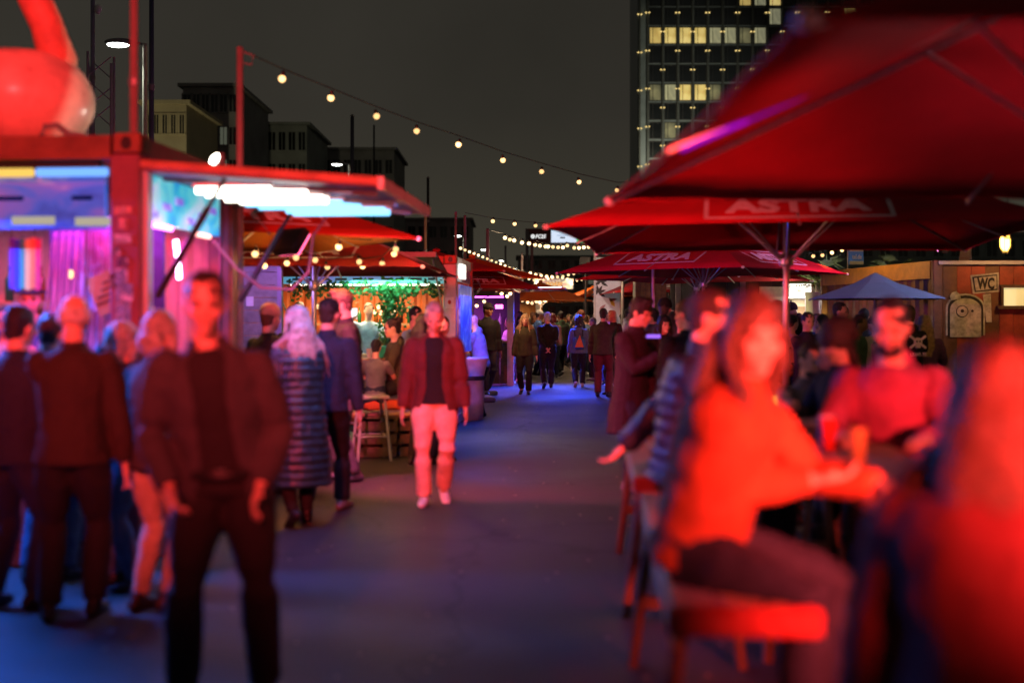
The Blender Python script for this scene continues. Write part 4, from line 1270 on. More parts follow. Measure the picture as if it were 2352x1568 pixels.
# leaves: hanging vine and garland
def leaves(name, T, m, centres, n, size, rnd, squash=(1, 1, 1)):
    mb = MB()
    for (c, r) in centres:
        for i in range(n):
            d = Vector((rnd.gauss(0, 1) * squash[0], rnd.gauss(0, 1) * squash[1], rnd.gauss(0, 1) * squash[2])) * r * .5
            p = Vector(c) + d
            u = Vector((rnd.uniform(-1, 1), rnd.uniform(-1, 1), rnd.uniform(-1, .3))).normalized(); v = u.cross(Vector((rnd.uniform(-1, 1), rnd.uniform(-1, 1), rnd.uniform(-1, 1)))).normalized()
            l = size * rnd.uniform(.6, 1.3); w = l * .38
            mb.add([p, p + u * l * .5 + v * w, p + u * l, p + u * l * .5 - v * w], [(0, 1, 2, 3)])
    return mb.build(name, m, T)
rv = random.Random(11)
pl = thing('hanging_vine', 'bushy green vine hanging down the middle of the tropical bar hatch', 'plant', tuple(W(895, 740, 17.9)))
o = Vector(pl.location)
MB().tube([W(893, 660, 17.9) - o, W(890, 720, 17.9) - o, W(893, 790, 17.9) - o], .012, 6).build('stem', M_WOODD, pl)
leaves('leaves', pl, M_LEAF, [(W(893 + 6 * math.sin(i), 662 + i * 10, 17.88) - o, .13) for i in range(14)] + [(W(915, 675 + i * 8, 17.88) - o, .22) for i in range(5)], 42, .07, rv)
pl = thing('leaf_garland', 'garland of green leaves along the top of the tropical bar hatch', 'plant', tuple(W(840, 662, 17.95)))
o = Vector(pl.location)
MB().tube([W(660, 660, 17.95) - o, W(840, 658, 17.95) - o, W(1020, 660, 17.95) - o], .01, 6).build('wire', M_DARK, pl)
leaves('leaves', pl, M_LEAF, [(W(665 + i * 12, 662 + 5 * math.sin(i * 2.1), 17.92) - o, .13) for i in range(30)], 22, .075, rv)
for i, (px, py, c) in enumerate(((930, 664, 'beige'), (998, 672, 'yellow'), (770, 672, 'purple'), (855, 664, 'light blue'), (880, 668, 'green'))):
    p = k2(px, py, .05)
    MB().ell(p, (.10, .02, .055), 12, 8, Matrix.Rotation(R(20 * (i % 3 - 1)), 3, 'Y')).build('hanging_ornament', cmat(c), K2, True)
p = k2(806, 720, .6)
MB().box(p, (.15, .03, .17)).build('till_screen', emat('white screen', (.95, .92, 1.0), 1.6), K2)
for i, (px, py) in enumerate(((867, 705), (872, 718), (885, 712), (858, 716), (905, 716), (725, 704), (752, 706))):
    p = k2(px, py, 1.2); MB().ell(p, (.03, .03, .04), 10, 8).build('bulb', M_BULBF, K2, True)
for i in range(14):
    MB().lathe([(.035, 0), (.035, .16), (.012, .21), (.012, .27)], (-.6 - i * .14, 1.85, 1.55), 8).build('bottle', mat(['green glass', 'amber glass', 'clear glass'][i % 3], (.1, .1, .1), .1), K2, True)
MB().box((-1.6, 1.9, 1.53), (2.4, .2, .03)).build('shelf', M_WOOD, K2)
# lane end of the bar: lit blue poster board and notice
MB().box((.02, 1.0, 1.62), (.03, 1.6, 1.05)).build('blue_board', print_mat('blue leaf print', [(.004, .03, .30), (.01, .06, .5), (.2, .35, .7)], 5, .5, 3), K2)
MB().box((.03, .55, 2.35), (.05, .5, .22)).build('light_box', emat('white light box', (1.0, .93, .8), 2.2), K2)
MB().box((-.1, -.012, 1.86), (.13, .006, .17)).build('notice', mat('white notice', (.7, .68, .66), .6, var=.1), K2)
MB().ell((-.1, -.018, 1.87), (.025, .004, .035), 8, 6).build('notice_print', mat('red print', (.5, .03, .02), .6), K2)
T = thing('counter_barrel', 'white grey drum shaped counter at the lane end of the tropical bar', 'barrel', (GX(1078, 19.2), 19.2, 0))
MB().lathe([(.22, 0), (.24, .3), (.24, .62), (.26, .66), (.26, .70), (.24, .72), (.30, .95), (.31, .99), (.30, 1.0)], n=20).build('drum', mat('white grey drum', (.5, .48, .52), .45, .1, var=.15), T, True)
MB().lathe([(.262, .64), (.268, .65), (.268, .70), (.262, .71)], n=20).build('band', M_DARK, T)

# violet plank shed between the two bars
T = thing('plank_shed', 'shed wall of wide violet lit boards beside the tropical bar', 'shed', (GX(648, 16.2), 16.2, 0), R(-4.4))
rs = random.Random(2)
for i in range(14):
    MB().bevbox((-1.35 - .002 * (i % 2), .003 * (i % 3), .10 + i * .172), (2.7, .03, .168), .006).build('plank', M_PLANKV, T)
MB().box((-.03, .01, 1.25), (.06, .08, 2.5)).build('corner_trim', mat('violet trim', (.22, .15, .3), .5), T)
MB().box((-1.35, .8, 2.5), (2.8, 1.7, .06)).build('roof', M_DARK, T)
MB().box((-2.69, .8, 1.2), (.05, 1.6, 2.4)).build('end_wall', M_PLANKV, T)
p = W(574, 692, 16.2)
MB().box((p.x - T.location.x, -.03, p.z), (.10, .012, .13)).build('number_sign', mat('pale sign', (.5, .46, .6), .5), T)
lamp('shed_violet_light', 'AREA', (-.2, -1.2, 2.55), 45, (.45, .25, 1.0), T, .4, .4, rot=(R(50), 0, 0))

# low deck seat made of crates, bar stool, bar tables
def bar_table(label, x, y, top, w, dp, rz=0, m=M_WOOD, n=4):
    T = thing('bar_table', label, 'table', (x, y, 0), rz)
    for i in range(n):
        MB().bevbox((0, -dp / 2 + dp * (i + .5) / n, top - .02), (w, dp / n - .008, .04), .005).build('plank', m, T)
    for sx in (-1, 1):
        for sy in (-1, 1):
            MB().tube([(sx * (w / 2 - .1), sy * (dp / 2 - .07), top - .04), (sx * (w / 2 - .04), sy * (dp / 2 - .03), 0)], .025, 8).build('leg', M_STEEL, T)
        MB().tube([(sx * (w / 2 - .07), -dp / 2 + .05, .3), (sx * (w / 2 - .07), dp / 2 - .05, .3)], .016, 6).build('brace', M_STEEL, T)
    MB().tube([(-w / 2 + .07, 0, .3), (w / 2 - .07, 0, .3)], .016, 6).build('foot_rail', M_STEEL, T)
    return T
def stool(label, x, y, z, rz=0, m=M_WHITE, group=None):
    T = thing('bar_stool', label, 'stool', (x, y, 0), rz, group)
    MB().bevbox((0, 0, z - .02), (.36, .36, .04), .01).build('seat', m, T)
    for sx in (-1, 1):
        for sy in (-1, 1):
            MB().tube([(sx * .13, sy * .13, z - .04), (sx * .19, sy * .19, 0)], .018, 8).build('leg', m, T)
    for a, b in (((-1, -1), (1, -1)), ((-1, 1), (1, 1)), ((-1, -1), (-1, 1)), ((1, -1), (1, 1))):
        k = .168
        MB().tube([(a[0] * k, a[1] * k, .28), (b[0] * k, b[1] * k, .28)], .013, 6).build('rung', m, T)
    return T
stool('pale painted bar stool next to the low crate bench', GX(853, 13.7), 13.7, .74, .3, mat('pale stool paint', (.34, .32, .36), .5, var=.15))
T = thing('crate_bench', 'low bench of dark crates with a pale rounded board on top', 'bench', (GX(912, 14.1), 14.1, 0), .15)
for i in range(2):
    for j in range(2):
        for k in range(3):
            MB().box((-.26 + i * .52, -.2 + .4 * j, .07 + k * .15), (.48, .02, .11)).build('slat', M_WOODD, T)
for i in range(4):
    MB().box((-.45 + i * .3, 0, .24), (.03, .4, .46)).build('crate_side', M_WOODD, T)
MB().bevbox((0, 0, .5), (1.2, .5, .05), .02).build('board', M_WOOD, T)
bar_table('bar table lit yellow in front of the tropical bar', GX(865, 15.2), 15.2, 1.12, 1.2, .6, .3)
T = thing('blue_crate', 'bright turquoise plastic crate standing on the yellow lit bar table', 'crate', (GX(893, 15.2), 15.15, 1.125), .2)
cm = mat('turquoise plastic', (.03, .42, .5), .4, var=.08)
for s_, c in (((.26, .012, .13), (0, -.09, .075)), ((.26, .012, .13), (0, .09, .075)), ((.012, .17, .13), (-.125, 0, .075)), ((.012, .17, .13), (.125, 0, .075))):
    MB().box(c, s_).build('side', cm, T)
MB().box((0, 0, .006), (.24, .17, .012)).build('bottom', cm, T)
MB().tube([(-.135, -.1, .14), (.135, -.1, .14), (.135, .1, .14), (-.135, .1, .14), (-.135, -.1, .14)], .01, 6).build('rim', cm, T)
for i, (px, d, c, nm) in enumerate(((848, 15.1, (.55, .5, .45), 'white paper cup left of the turquoise crate'), (940, 15.1, (.7, .2, .03), 'orange plastic cup at the right end of the bar table'))):
    T = MB().lathe([(.028, 0), (.04, .11), (.042, .115), (.036, .11), (.026, .01)], (0, 0, 0), 14).build('cup', mat(nm[:10] + ' cup', c, .4, var=.05))
    T.location = (GX(px, d), d, 1.125 if i == 0 else 1.125); tag(T, nm, 'cup')
    if i: T.location.x = GX(905, d); T.location.y = 15.35
T = thing('seat_cushion', 'red orange upholstered seat behind the crate bench', 'seat', (GX(888, 15.0), 14.75, 0), .1)
MB().bevbox((0, 0, .55), (.5, .45, .14), .05).build('cushion', mat('red orange fabric', (.5, .07, .02), .8), T)
MB().box((0, 0, .24), (.44, .4, .48)).build('block', M_WOODD, T)

# ------------------------------------------------------------------ stalls further down the left side
def far_stall(label, px, d, w, top, m, inner, light, energy, px2=None):
    T = thing('market_stall', label, 'stall', (GX(px, d), d, 0), R(-4.4))
    for x in (0, -w):
        MB().box((x + (.08 if x else -.08), .08, top / 2), (.16, .16, top)).build('post', m, T)
    MB().box((-w / 2, 1.1, top + .02), (w + .1, 2.3, .08)).build('roof', m, T)
    MB().box((-w / 2, 2.1, top / 2), (w, .06, top)).build('back_wall', inner, T)
    MB().box((-w + .03, 1.1, top / 2), (.05, 2.0, top - .1)).build('end_wall', inner, T)
    for i in range(int(w / .25)):
        MB().box((-.22 - i * .25, .12, .55), (.24, .04, 1.0)).build('counter_board', M_WOODD, T)
    MB().box((-w / 2, .15, 1.07), (w - .3, .4, .05)).build('counter_top', M_WOOD, T)
    MB().box((-w / 2, .03, top - .16), (w - .34, .05, .22)).build('sign_board', M_DARK, T)
    for i in range(10):
        MB().lathe([(.035, 0), (.035, .17), (.012, .22), (.012, .28)], (-.5 - i * (w - .8) / 10, 1.9, 1.5), 8).build('bottle', mat('clear glass', (.5, .55, .55), .1, var=0), T)
    lamp('stall_light', 'AREA', (-w / 2, .9, top - .3), energy, light, T, w * .6, .5)
    fl = MB(); fl.prism([(0, 0), (1.25, .02), (1.25, .06), (0, .05)], 2.0, (.0, 1.05, top - .12), (1, 0, 0), (0, 0, 1))
    f = fl.build('raised_flap', mat('pale red flap', (.5, .12, .1), .5, var=.1), T)
    return T
T = far_stall('stall with purple strip light and pink blossom neon down the lane', 1180, 29, 4.6, 2.45, mat('pale grey stall paint', (.42, .42, .46), .5, var=.15), mat('dark violet boards', (.06, .03, .07), .6, var=.2), (.85, .12, 1.0), 160)
tube_light(T, (-.25, .04, 2.17), (-3.0, .04, 2.17), emat('purple tube', (.75, .08, 1.0), 6), .03)
for i in range(9):
    q = Vector((-1.75 + .13 * math.cos(i * 1.9) * (1 + i % 2), .03, 1.97 + .07 * math.sin(i * 2.3)))
    MB().ell(q, (.06, .02, .05), 8, 6).build('neon_blossom', emat('pink white neon', (1.0, .5, .9), 9), T, True)
for i in range(6):
    q = Vector((-.3 - .06 * (i % 3), .03, 1.9 + .05 * (i // 3)))
    MB().ell(q, (.04, .02, .03), 8, 6).build('neon_blossom', emat('hot pink neon', (1.0, .1, .6), 7), T, True)
tube_light(T, (.05, .2, 2.36), (1.15, .2, 2.38), emat('pale blue strip', (.45, .6, 1.0), 9), .03)
lamp('lane_blue_light', 'AREA', (1.0, .3, 2.28), 420, (.03, .08, 1.0), T, 1.4, .5, rot=(R(-25), 0, 0)).data.spread = R(110)
T = far_stall('farther stall with orange lined roof and pale flap edge', 1240, 45, 6.0, 2.5, mat('white stall paint', (.5, .5, .5), .5, var=.15), mat('amber boards', (.4, .2, .08), .6, var=.2), (1.0, .5, .18), 220)

# goodbye banner across the lane
T = thing('goodbye_banner', 'lit banner reading TSCHÜSS hanging over the lane', 'banner', tuple(W(1272, 651.5, 62)))
MB().bevbox((0, 0, 0), (2.05, .06, .56), .02).build('panel', print_mat('banner print', [(.10, .16, .2), (.38, .30, .22), (.75, .62, .45), (.35, .2, .2), (.08, .2, .06)], 2.2, .62, 7.0, (1, 1, 1.6)), T)
lettering('printed_lettering', 'TSCHÜSS', emat('orange letters', (1.0, .42, .04), 1.0), T, (0, -.036, 0), (1, 0, 0), (0, 0, 1), .86, .22)
for sx in (-1, 1):
    MB().ell((sx * .9, -.08, .02), (.05, .05, .06), 10, 8).build('spot_bulb', emat('banner lamp', (1.0, .88, .62), 16), T, True)
    MB().tube([(sx * .95, 0, .28), (sx * 1.0, 0, .8)], .01, 5).build('hanger', M_ROPE, T)
    lamp('banner_light', 'POINT', (sx * .85, -.3, .05), 14, (1.0, .8, .5), T, .05)
wire = MB().tube([W(1180, 622, 62), W(1272, 630, 62), W(1430, 620, 62)], .012, 5).build('support_wire', M_ROPE); tag(wire, 'thin wire above the lane from which the goodbye banner hangs', 'wire')
pole('dark post at the left end of the banner wire', 1180, 616, 62, .09)
pole('dark post at the right end of the banner wire', 1430, 614, 62, .09)

# video screen high over the far end
T = thing('video_screen', 'wide video screen showing FC25 on black beside white and green fields', 'screen', (GX(1303, 130), 130, 0))
def sc(px, py): return Vector((GX(px, 130) - T.location.x, 0, 1.6 + (735 - py) / FPX * 130))
a, b = sc(1207, 560), sc(1400, 525)
MB().b2((a.x, 0, a.z), (b.x, .5, b.z)).build('housing', M_BLACK, T)
MB().b2((sc(1266, 0).x, -.03, sc(0, 557).z), (sc(1325, 0).x, .01, sc(0, 528).z)).build('white_field', emat('screen white', (.72, .82, 1.0), .95), T)
MB().b2((sc(1325, 0).x, -.03, sc(0, 557).z), (sc(1392, 0).x, .01, sc(0, 528).z)).build('green_field', emat('screen green', (.05, .72, .24), .9), T)
lettering('printed_lettering', 'FC25', emat('screen letters', (1, 1, 1), 1.0), T, sc(1242, 543) + Vector((0, -.05, 0)), (1, 0, 0), (0, 0, 1), 1.15, .42)
cc = MB(); cc.lathe([(.22, 0), (.22, .02)], n=18); cc.v = [Vector((p.x, -.04 - p.z, p.y)) + sc(1224, 543) for p in cc.v]; cc.build('round_logo', emat('screen letters', (1, 1, 1), 1.0), T)
lettering('round_logo_letters', 'EA', M_BLACK, T, sc(1224, 543) + Vector((0, -.07, 0)), (1, 0, 0), (0, 0, 1), .24, .16)
for i, (w_, z_, c) in enumerate(((.5, 537, (.45, .55, .75)), (1.2, 541, (.35, .45, .65)), (.55, 546, (.01, .015, .03)))):
    q = sc(1292, z_); MB().box(q + Vector((0, -.05, 0)), (w_, .02, .14 if i == 2 else .09)).build('screen_text', emat(f'screen text {i}', c, 1.0), T)
for px in (1222, 1380):
    MB().b2((sc(px, 0).x - .15, .5, 0), (sc(px, 0).x + .15, .8, a.z)).build('mast', M_STEEL, T)
pole('tall thin mast rising left of the video screen', 1211, 528, 120, .18, M_STEEL, name='mast', cat='mast')
# ------------------------------------------------------------------ street lamps and masts
def street_lamp(label, px, py, d, arm_px, head_w=None, m=None):
    """head at (px,py), pole at arm_px"""
    hd = W(px, py, d); pp = W(arm_px, py, d)
    T = thing('street_lamp', label, 'street lamp', (pp.x, d, 0), 0, 'lamps along the road behind the market')
    ax = hd.x - pp.x
    k = abs(ax)
    MB().lathe([(.11, 0), (.09, 1.2), (.065, hd.z - .1), (.06, hd.z + .02)], n=10).build('mast', m or mat('pale lamp mast', (.45, .42, .34), .5, .2), T, True)
    MB().tube([(0, 0, hd.z), (ax * .4, 0, hd.z + .05), (ax * .7, 0, hd.z + .08)], .035, 7).build('arm', M_STEEL, T)
    hw = .42
    MB().ell((ax, 0, hd.z + .07), (hw, .2, .10), 14, 8).build('housing', M_STEEL, T, True)
    MB().ell((ax - .04, 0, hd.z + .0), (hw * .72, .17, .075), 14, 8).build('lens', M_LAMPW, T, True)
    lamp('street_lamp_light', 'SPOT', (ax, 0, hd.z - .12), 420, (.9, 1.0, .9), T, .2, angle=R(120), blend=.6)
street_lamp('largest street lamp at upper left behind the giant cherry', 275, 103, 32, 333)
street_lamp('street lamp beside the dark post left of the parasols', 776, 378, 66, 803)
street_lamp('street lamp seen just left of the twin lane poles', 1112, 574, 130, 1124)
street_lamp('small far street lamp second along the road', 1152, 599, 160, 1163)
street_lamp('smallest far street lamp above the red roof', 1182, 618, 190, 1192)
street_lamp('tiny street lamp glimpsed between the twin lane poles', 1053, 542, 112, 1066)
def mast(label, px, top, d, r, m, bot=0):
    p = W(px, top, d)
    T = thing('mast', label, 'mast', (p.x, d, 0))
    MB().lathe([(r, 0), (r * .95, p.z * .5), (r * .85, p.z)], n=14).build('shaft', m, T, True)
    MB().lathe([(r, p.z), (r * 1.1, p.z + .02), (r * .3, p.z + .12)], n=14).build('cap', M_STEEL, T, True)
    for q in range(3):
        z = p.z * (.3 + .22 * q)
        MB().lathe([(r * .98, z), (r * 1.15, z + .02), (r * 1.15, z + .12), (r * .98, z + .14)], n=14).build('band', M_STEEL, T)
    return T, p
mblue = mat('blue black mast paint', (.10, .11, .2), .4, .3, var=.12)
mast('thick blue black mast right of the red roof post', 348, -40, 24, .055, mblue)
T, p = mast('slim mast with ball and dish towering over the lattice frame', 213, -60, 27, .055, mat('lilac mast paint', (.3, .28, .4), .4, .3, var=.12))
q = W(225, 22, 27)
MB().ell((q.x - p.x, 0, q.z), (.08, .08, .11), 12, 8).build('ball', M_WHITE, T, True)
mast('dark mast with lantern head behind the left street lamp', 809, 268, 60, .11, mat('dark mast paint', (.08, .08, .12), .4, .3))
mast('thin dark mast seen behind the long bulb string', 859, 290, 90, .08, M_DARK)
mast('pale thin mast standing right of the flap corner', 977, 490, 40, .06, mat('amber lit mast', (.4, .3, .2), .5, .2))
mast('dark thin mast with lamp top right of the flap corner', 983, 410, 70, .09, M_DARK)
mast('pale thin mast by the far street lamps', 1161, 566, 130, .12, M_STEEL)
mast('thin mast above the left end of the goodbye banner', 1232, 612, 110, .14, M_STEEL)
mast('white ball topped pole above the red roof down the lane', 1199, 586, 50, .06, M_WHITE)
# lattice frame
T = thing('lattice_tower', 'steel lattice tower frame behind the giant cherry', 'tower', (GX(232, 27), 27, 0), .2)
top = W(232, 125, 27).z
lm = mat('lilac lattice steel', (.3, .26, .36), .4, .4, var=.1)
cs = [(-.25, -.25), (.25, -.25), (.25, .25), (-.25, .25)]
for i, (x, y) in enumerate(cs):
    MB().tube([(x, y, 0), (x, y, top - .25 * (i % 2))], .03, 7).build('leg', lm, T)
n = 14
for f_ in range(4):
    a, b = cs[f_], cs[(f_ + 1) % 4]
    for i in range(n):
        z0, z1 = top * i / n, top * (i + 1) / n
        (p, q) = (a, b) if i % 2 else (b, a)
        MB().tube([(p[0], p[1], z0), (q[0], q[1], z1 - .1)], .014, 5).build('lacing_bar', lm, T)

# ------------------------------------------------------------------ buildings behind
PANE = {}
def facade(label, x0, x1, d, ztop, depth, m, rows, cols, ww, wh, panem, z0=2.0, lit=None, name='building', litm=None, cornice=True, frame=True):
    T = thing(name, label, 'building', ((x0 + x1) / 2, d, 0))
    w = x1 - x0
    MB().box((0, depth / 2, ztop / 2), (w, depth, ztop)).build('walls', m, T)
    if cornice: MB().box((0, depth / 2, ztop + .15), (w + .8, depth + .8, .3)).build('cornice', m, T)
    key = (label)
    fr = MB()
    for (c, s_) in (((0, 0, wh / 2 + .06), (ww + .24, .12, .12)), ((0, 0, -wh / 2 - .06), (ww + .3, .2, .12)), ((-ww / 2 - .06, 0, 0), (.12, .12, wh)), ((ww / 2 + .06, 0, 0), (.12, .12, wh)), ((0, -.01, 0), (.06, .06, wh))):
        fr.box(c, s_)
    fr = fr.mesh('window_frame', m)
    pa = MB().box((0, .02, 0), (ww, .04, wh)).mesh('pane', panem)
    pl = MB().box((0, .02, 0), (ww, .04, wh)).mesh('pane', litm or panem)
    for r in range(rows):
        for c in range(cols):
            x = -w / 2 + w * (c + .5) / cols; z = z0 + (ztop - z0) * (r + .5) / rows
            f = link('window', fr, T, (x, -.03, z))
            link('pane', pl if lit and (r, c) in lit else pa, f)
    return T
M_GLASSD = mat('dark window glass', (.012, .014, .018), .12, var=0)
M_B1 = mat('cream render', (.42, .37, .24), .8, var=.12, scale=.4, bump=.2, bscale=3)
M_B2 = mat('dark render', (.27, .30, .29), .8, var=.2, scale=.3)
M_B3 = mat('darker stone', (.25, .25, .26), .8, var=.2, scale=.3)
M_LITD = emat('dim lit window', (.42, .45, .32), .16)
d = 95
t = facade('pale cream house block with slit windows at upper left', GX(330, d), GX(428, d), d, W(0, 240, d).z, 10, M_B1, 5, 5, .35, 1.5, M_GLASSD, z0=3)
lamp('cream_house_fill_spot', 'SPOT', (2.5, -14, 2), 4200, (1.0, .86, .5), t, .3, angle=R(70)).rotation_euler = (R(125), 0, R(8))  # added spot without a fixture, brightens the cream house
d = 110
facade('long dark office block behind the left mast', GX(420, d), GX(545, d), d, W(0, 200, d).z, 14, M_B3, 7, 6, .8, 1.6, M_GLASSD, lit={(4, 4), (5, 4)}, litm=M_LITD)
d = 125
facade('dark block with one dim lit stair window left of the bulb string', GX(545, d), GX(705, d), d, W(0, 288, d).z, 14, M_B2, 6, 7, .7, 1.9, M_GLASSD, lit={(3, 4), (2, 4)}, litm=M_LITD)
d = 140
facade('low dark block behind the left street lamp', GX(690, d), GX(905, d), d, W(0, 345, d).z, 14, M_B3, 5, 9, .8, 1.6, M_GLASSD)
d = 170
facade('dark far block behind the flap and the lane poles', GX(860, d), GX(1080, d), d, W(0, 505, d).z, 14, M_B3, 4, 9, 1.0, 1.6, M_GLASSD)
d = 230
facade('dark far block under the video screen', GX(1190, d), GX(1560, d), d, W(0, 590, d).z, 14, M_B2, 4, 12, 1.4, 1.6, M_GLASSD, lit={(2, 5), (3, 8), (1, 10)}, litm=M_LITD)
d = 120
facade('dark hillside block at far right behind the flag', GX(1850, d), GX(2420, d), d, W(0, 540, d).z, 14, M_B2, 3, 14, 1.0, 1.6, M_GLASSD)

# high-rise with lit windows
def tower():
    d = 220.0; k = d / FPX
    T = thing('office_tower', 'dark high rise with rows of yellow lit windows at upper right', 'building', (GX(1467, d), d, 0))
    pitch = 34.6 * k; fl = 43.8 * k; cols = 22; wt = pitch * cols
    ztop = 1.6 + (735 + 70) * k
    MB().box((wt / 2 + .6, 9, ztop / 2), (wt + 1.2, 15, ztop)).build('core', mat('tower cladding', (.20, .25, .28), .4, .3, var=.15, scale=.5), T)
    zrow = lambda r: 1.6 + (735 - 78) * k - (r - 8) * -fl     # row 8 centred on the upper lit band
    fin = MB().box((0, -.35, 0), (.28, .7, fl * 1.92)).mesh('fin', mat('tower fin', (.09, .10, .10), .4, .4, var=.1, scale=.5))
    upl = MB().box((0, -.5, 0), (.85, .2, .16)).mesh('uplight', emat('tower uplight', (1.0, .72, .25), 1.5))
    frm = MB()
    w, h = pitch * .78, fl * .86
    for (c, s_) in (((0, 0, h / 2), (w + .2, .2, .15)), ((0, 0, -h / 2), (w + .2, .2, .15)), ((-w / 2, 0, 0), (.14, .2, h)), ((w / 2, 0, 0), (.14, .2, h)), ((-w * .22, 0, 0), (.10, .16, h))):
        frm.box(c, s_)
    frm = frm.mesh('window_frame', M_DARK)
    pane = lambda m: MB().box((0, .02, 0), (w, .06, h)).mesh('pane', m)
    lits = [print_mat(f'office light {i}', c, .55, s_, i * 3.1, (1, 1, .6)) for i, (c, s_) in enumerate(((((.5, .36, .08), (1.0, .78, .3)), .62), (((.4, .27, .06), (.85, .62, .2)), .45), (((.1, .11, .09), (.75, .72, .42)), .4), (((.02, .03, .03), (.35, .33, .18)), .28)))]
    pm = [pane(m) for m in lits]; pd = pane(mat('tower dark glass', (.016, .02, .026), .15, var=.3, scale=.15))
    rt = random.Random(21)
    lit = {(8, 0): 1, (8, 1): 0, (8, 2): 0, (8, 3): 0, (8, 4): 2, (8, 5): 2, (8, 6): 3, (8, 7): 2, (5, 0): 3, (5, 1): 2, (5, 2): 0, (5, 3): 0, (5, 4): 3, (10, 7): 2, (10, 8): 0, (3, 1): 3, (10, 6): 1}
    for r in range(0, 13):
        for c in range(cols):
            if r < 2 and c > 6: continue
            x = .6 + (c + .95) * pitch; z = zrow(r)
            if z > ztop - 1: continue
            f = link('window', frm, T, (x, 1.40, z))
            q = lit.get((r, c))
            if q is None and c > 7 and rt.random() < .12: q = rt.randint(0, 3)
            link('pane', pm[q] if q is not None else pd, f)
    for c in range(cols + 1):
        for r in range(-2, 13, 2):
            x = .6 + (c + .42) * pitch; z = zrow(r) + (fl if c % 2 else 0) + fl * .1
            if z > ztop: continue
            f = link('fin', fin, T, (x, 1.5, z))
            link('uplight', upl, f, (0, 0, -fl * .92))
    # lit return wall at the left corner
    for r in range(0, 13, 2):
        f = link('fin', fin, T, (.3, 1.4, zrow(r))); link('uplight', upl, f, (0, 0, -fl * .92))
    lamp('tower_fill_spot', 'SPOT', (9, -30, 30), 16000, (1.0, .9, .62), T, .5, angle=R(60)).rotation_euler = (R(110), 0, 0)  # added spot hung in mid-air to make the tower front visible
tower()

# ------------------------------------------------------------------ right hand side
# rusty container with painted WC sign
KWO = (GX(2155, 20.3), 20.3)
T = thing('rusty_container', 'rusty orange container with painted WC sign and lit window', 'container', (KWO[0], KWO[1], 0), R(-3))
H = W(0, 598, 20.3).z
for x in (0, 6.0):
    MB().bevbox((x, .08, H / 2), (.16, .16, H), .012).build('corner_post', M_CORG, T)
MB().bevbox((-.95, 4.6, H / 2), (.16, .16, H), .012).build('corner_post', M_CORG, T)
nb = 24
for i in range(nb):
    MB().box((.205 + i * .235, .05 + .006 * (i % 2), H / 2), (.228, .05, H - .2)).build('wall_board', M_RUST if i % 3 else M_CORG, T)
MB().box((3.0, .02, H - .04), (6.0, .1, .06)).build('top_rail', mat('violet lit rail', (.45, .42, .5), .4, .2), T)
MB().box((3.0, 2.3, H - .03), (5.9, 4.5, .05)).build('roof', M_RUST, T)
mb = MB(); U = Vector((-.95, 4.6, 0)) - Vector((0, .16, 0)); L = U.length; U.normalize()
corrugated(mb, Vector((-.03, .2, 0)), U, (0, 0, 1), L - .1, H - .3, .05, .3); mb.build('side_wall', M_CORG, T)
mb = MB(); mb.prism([(0, H - .3), (L, H - .3), (L, H), (0, H)], .06, (-.06, .18, 0), U, (0, 0, 1)); mb.build('side_top_rail', mat('yellow brown rail', (.45, .22, .05), .5, .1, var=.2), T)
def wc(px, py): return Vector((GX(px, 20.3) - KWO[0], -.0, 1.6 + (735 - py) / FPX * 20.3))
MPW = mat('sprayed white paint', (.5, .45, .36), .8, var=.35, scale=9); MPB = mat('sprayed black paint', (.03, .022, .018), .8, var=.2)
def flat(poly, m, yo, nm):
    O = Vector((0, 0, 0)); mb = MB(); mb.prism([(wc(a, b).x, wc(a, b).z) for a, b in poly], .006, (0, yo, 0), (1, 0, 0), (0, 0, 1)); return mb.build(nm, m, T)
flat([(2228, 632), (2292, 626), (2294, 670), (2234, 675)], MPW, .018, 'painted_sign')
flat([(2232, 636), (2288, 630), (2289, 666), (2238, 671)], MPB, .012, 'painted_sign')
flat([(2236, 639), (2286, 633), (2287, 663), (2240, 668)], MPW, .006, 'painted_sign')
lettering('painted_letters', 'WC', MPB, T, wc(2262, 651) + Vector((0, .0, 0)), (1, 0, 0), (0, 0, 1), .29, .20)
flat([(2256, 676), (2274, 675), (2276, 740), (2264, 740)], MPW, .013, 'painted_post')
def ghost(gx, gy, w, h):
    pts = [(gx - w, gy + h)]
    for i in range(13):
        a = PI - PI * i / 12
        pts.append((gx + w * math.cos(a), gy - h * .4 - w * .75 * math.sin(a)))
    pts.append((gx + w, gy + h)); return pts
flat(ghost(2217, 725, 44, 45), MPW, .019, 'painted_figure'); flat(ghost(2217, 726, 40, 45), MPB, .012, 'painted_figure'); flat(ghost(2217, 729, 35, 45), MPW, .006, 'painted_figure')
circ = lambda x, y, r: [(x + r * math.cos(q * PI / 8), y - r * math.sin(q * PI / 8)) for q in range(16)]
flat(circ(2209, 715, 14), MPB, .001, 'painted_eye'); flat(circ(2209, 715, 12), MPW, -.005, 'painted_eye'); flat(circ(2209, 714, 4), MPB, -.011, 'painted_eye'); flat(circ(2232, 714, 3), MPB, .001, 'painted_eye')
flat([(2184, 690), (2206, 686), (2204, 676), (2196, 669), (2186, 672), (2181, 680)], MPW, .001, 'painted_hat')
a, b = wc(2300, 661), wc(2352, 702)
MB().b2((a.x, .0, a.z), (b.x, .03, b.z)).build('window_pane', print_mat('lit window', [(.62, .52, .2), (.8, .72, .36), (.7, .6, .28)], 2.0, .8, 3.0), T)
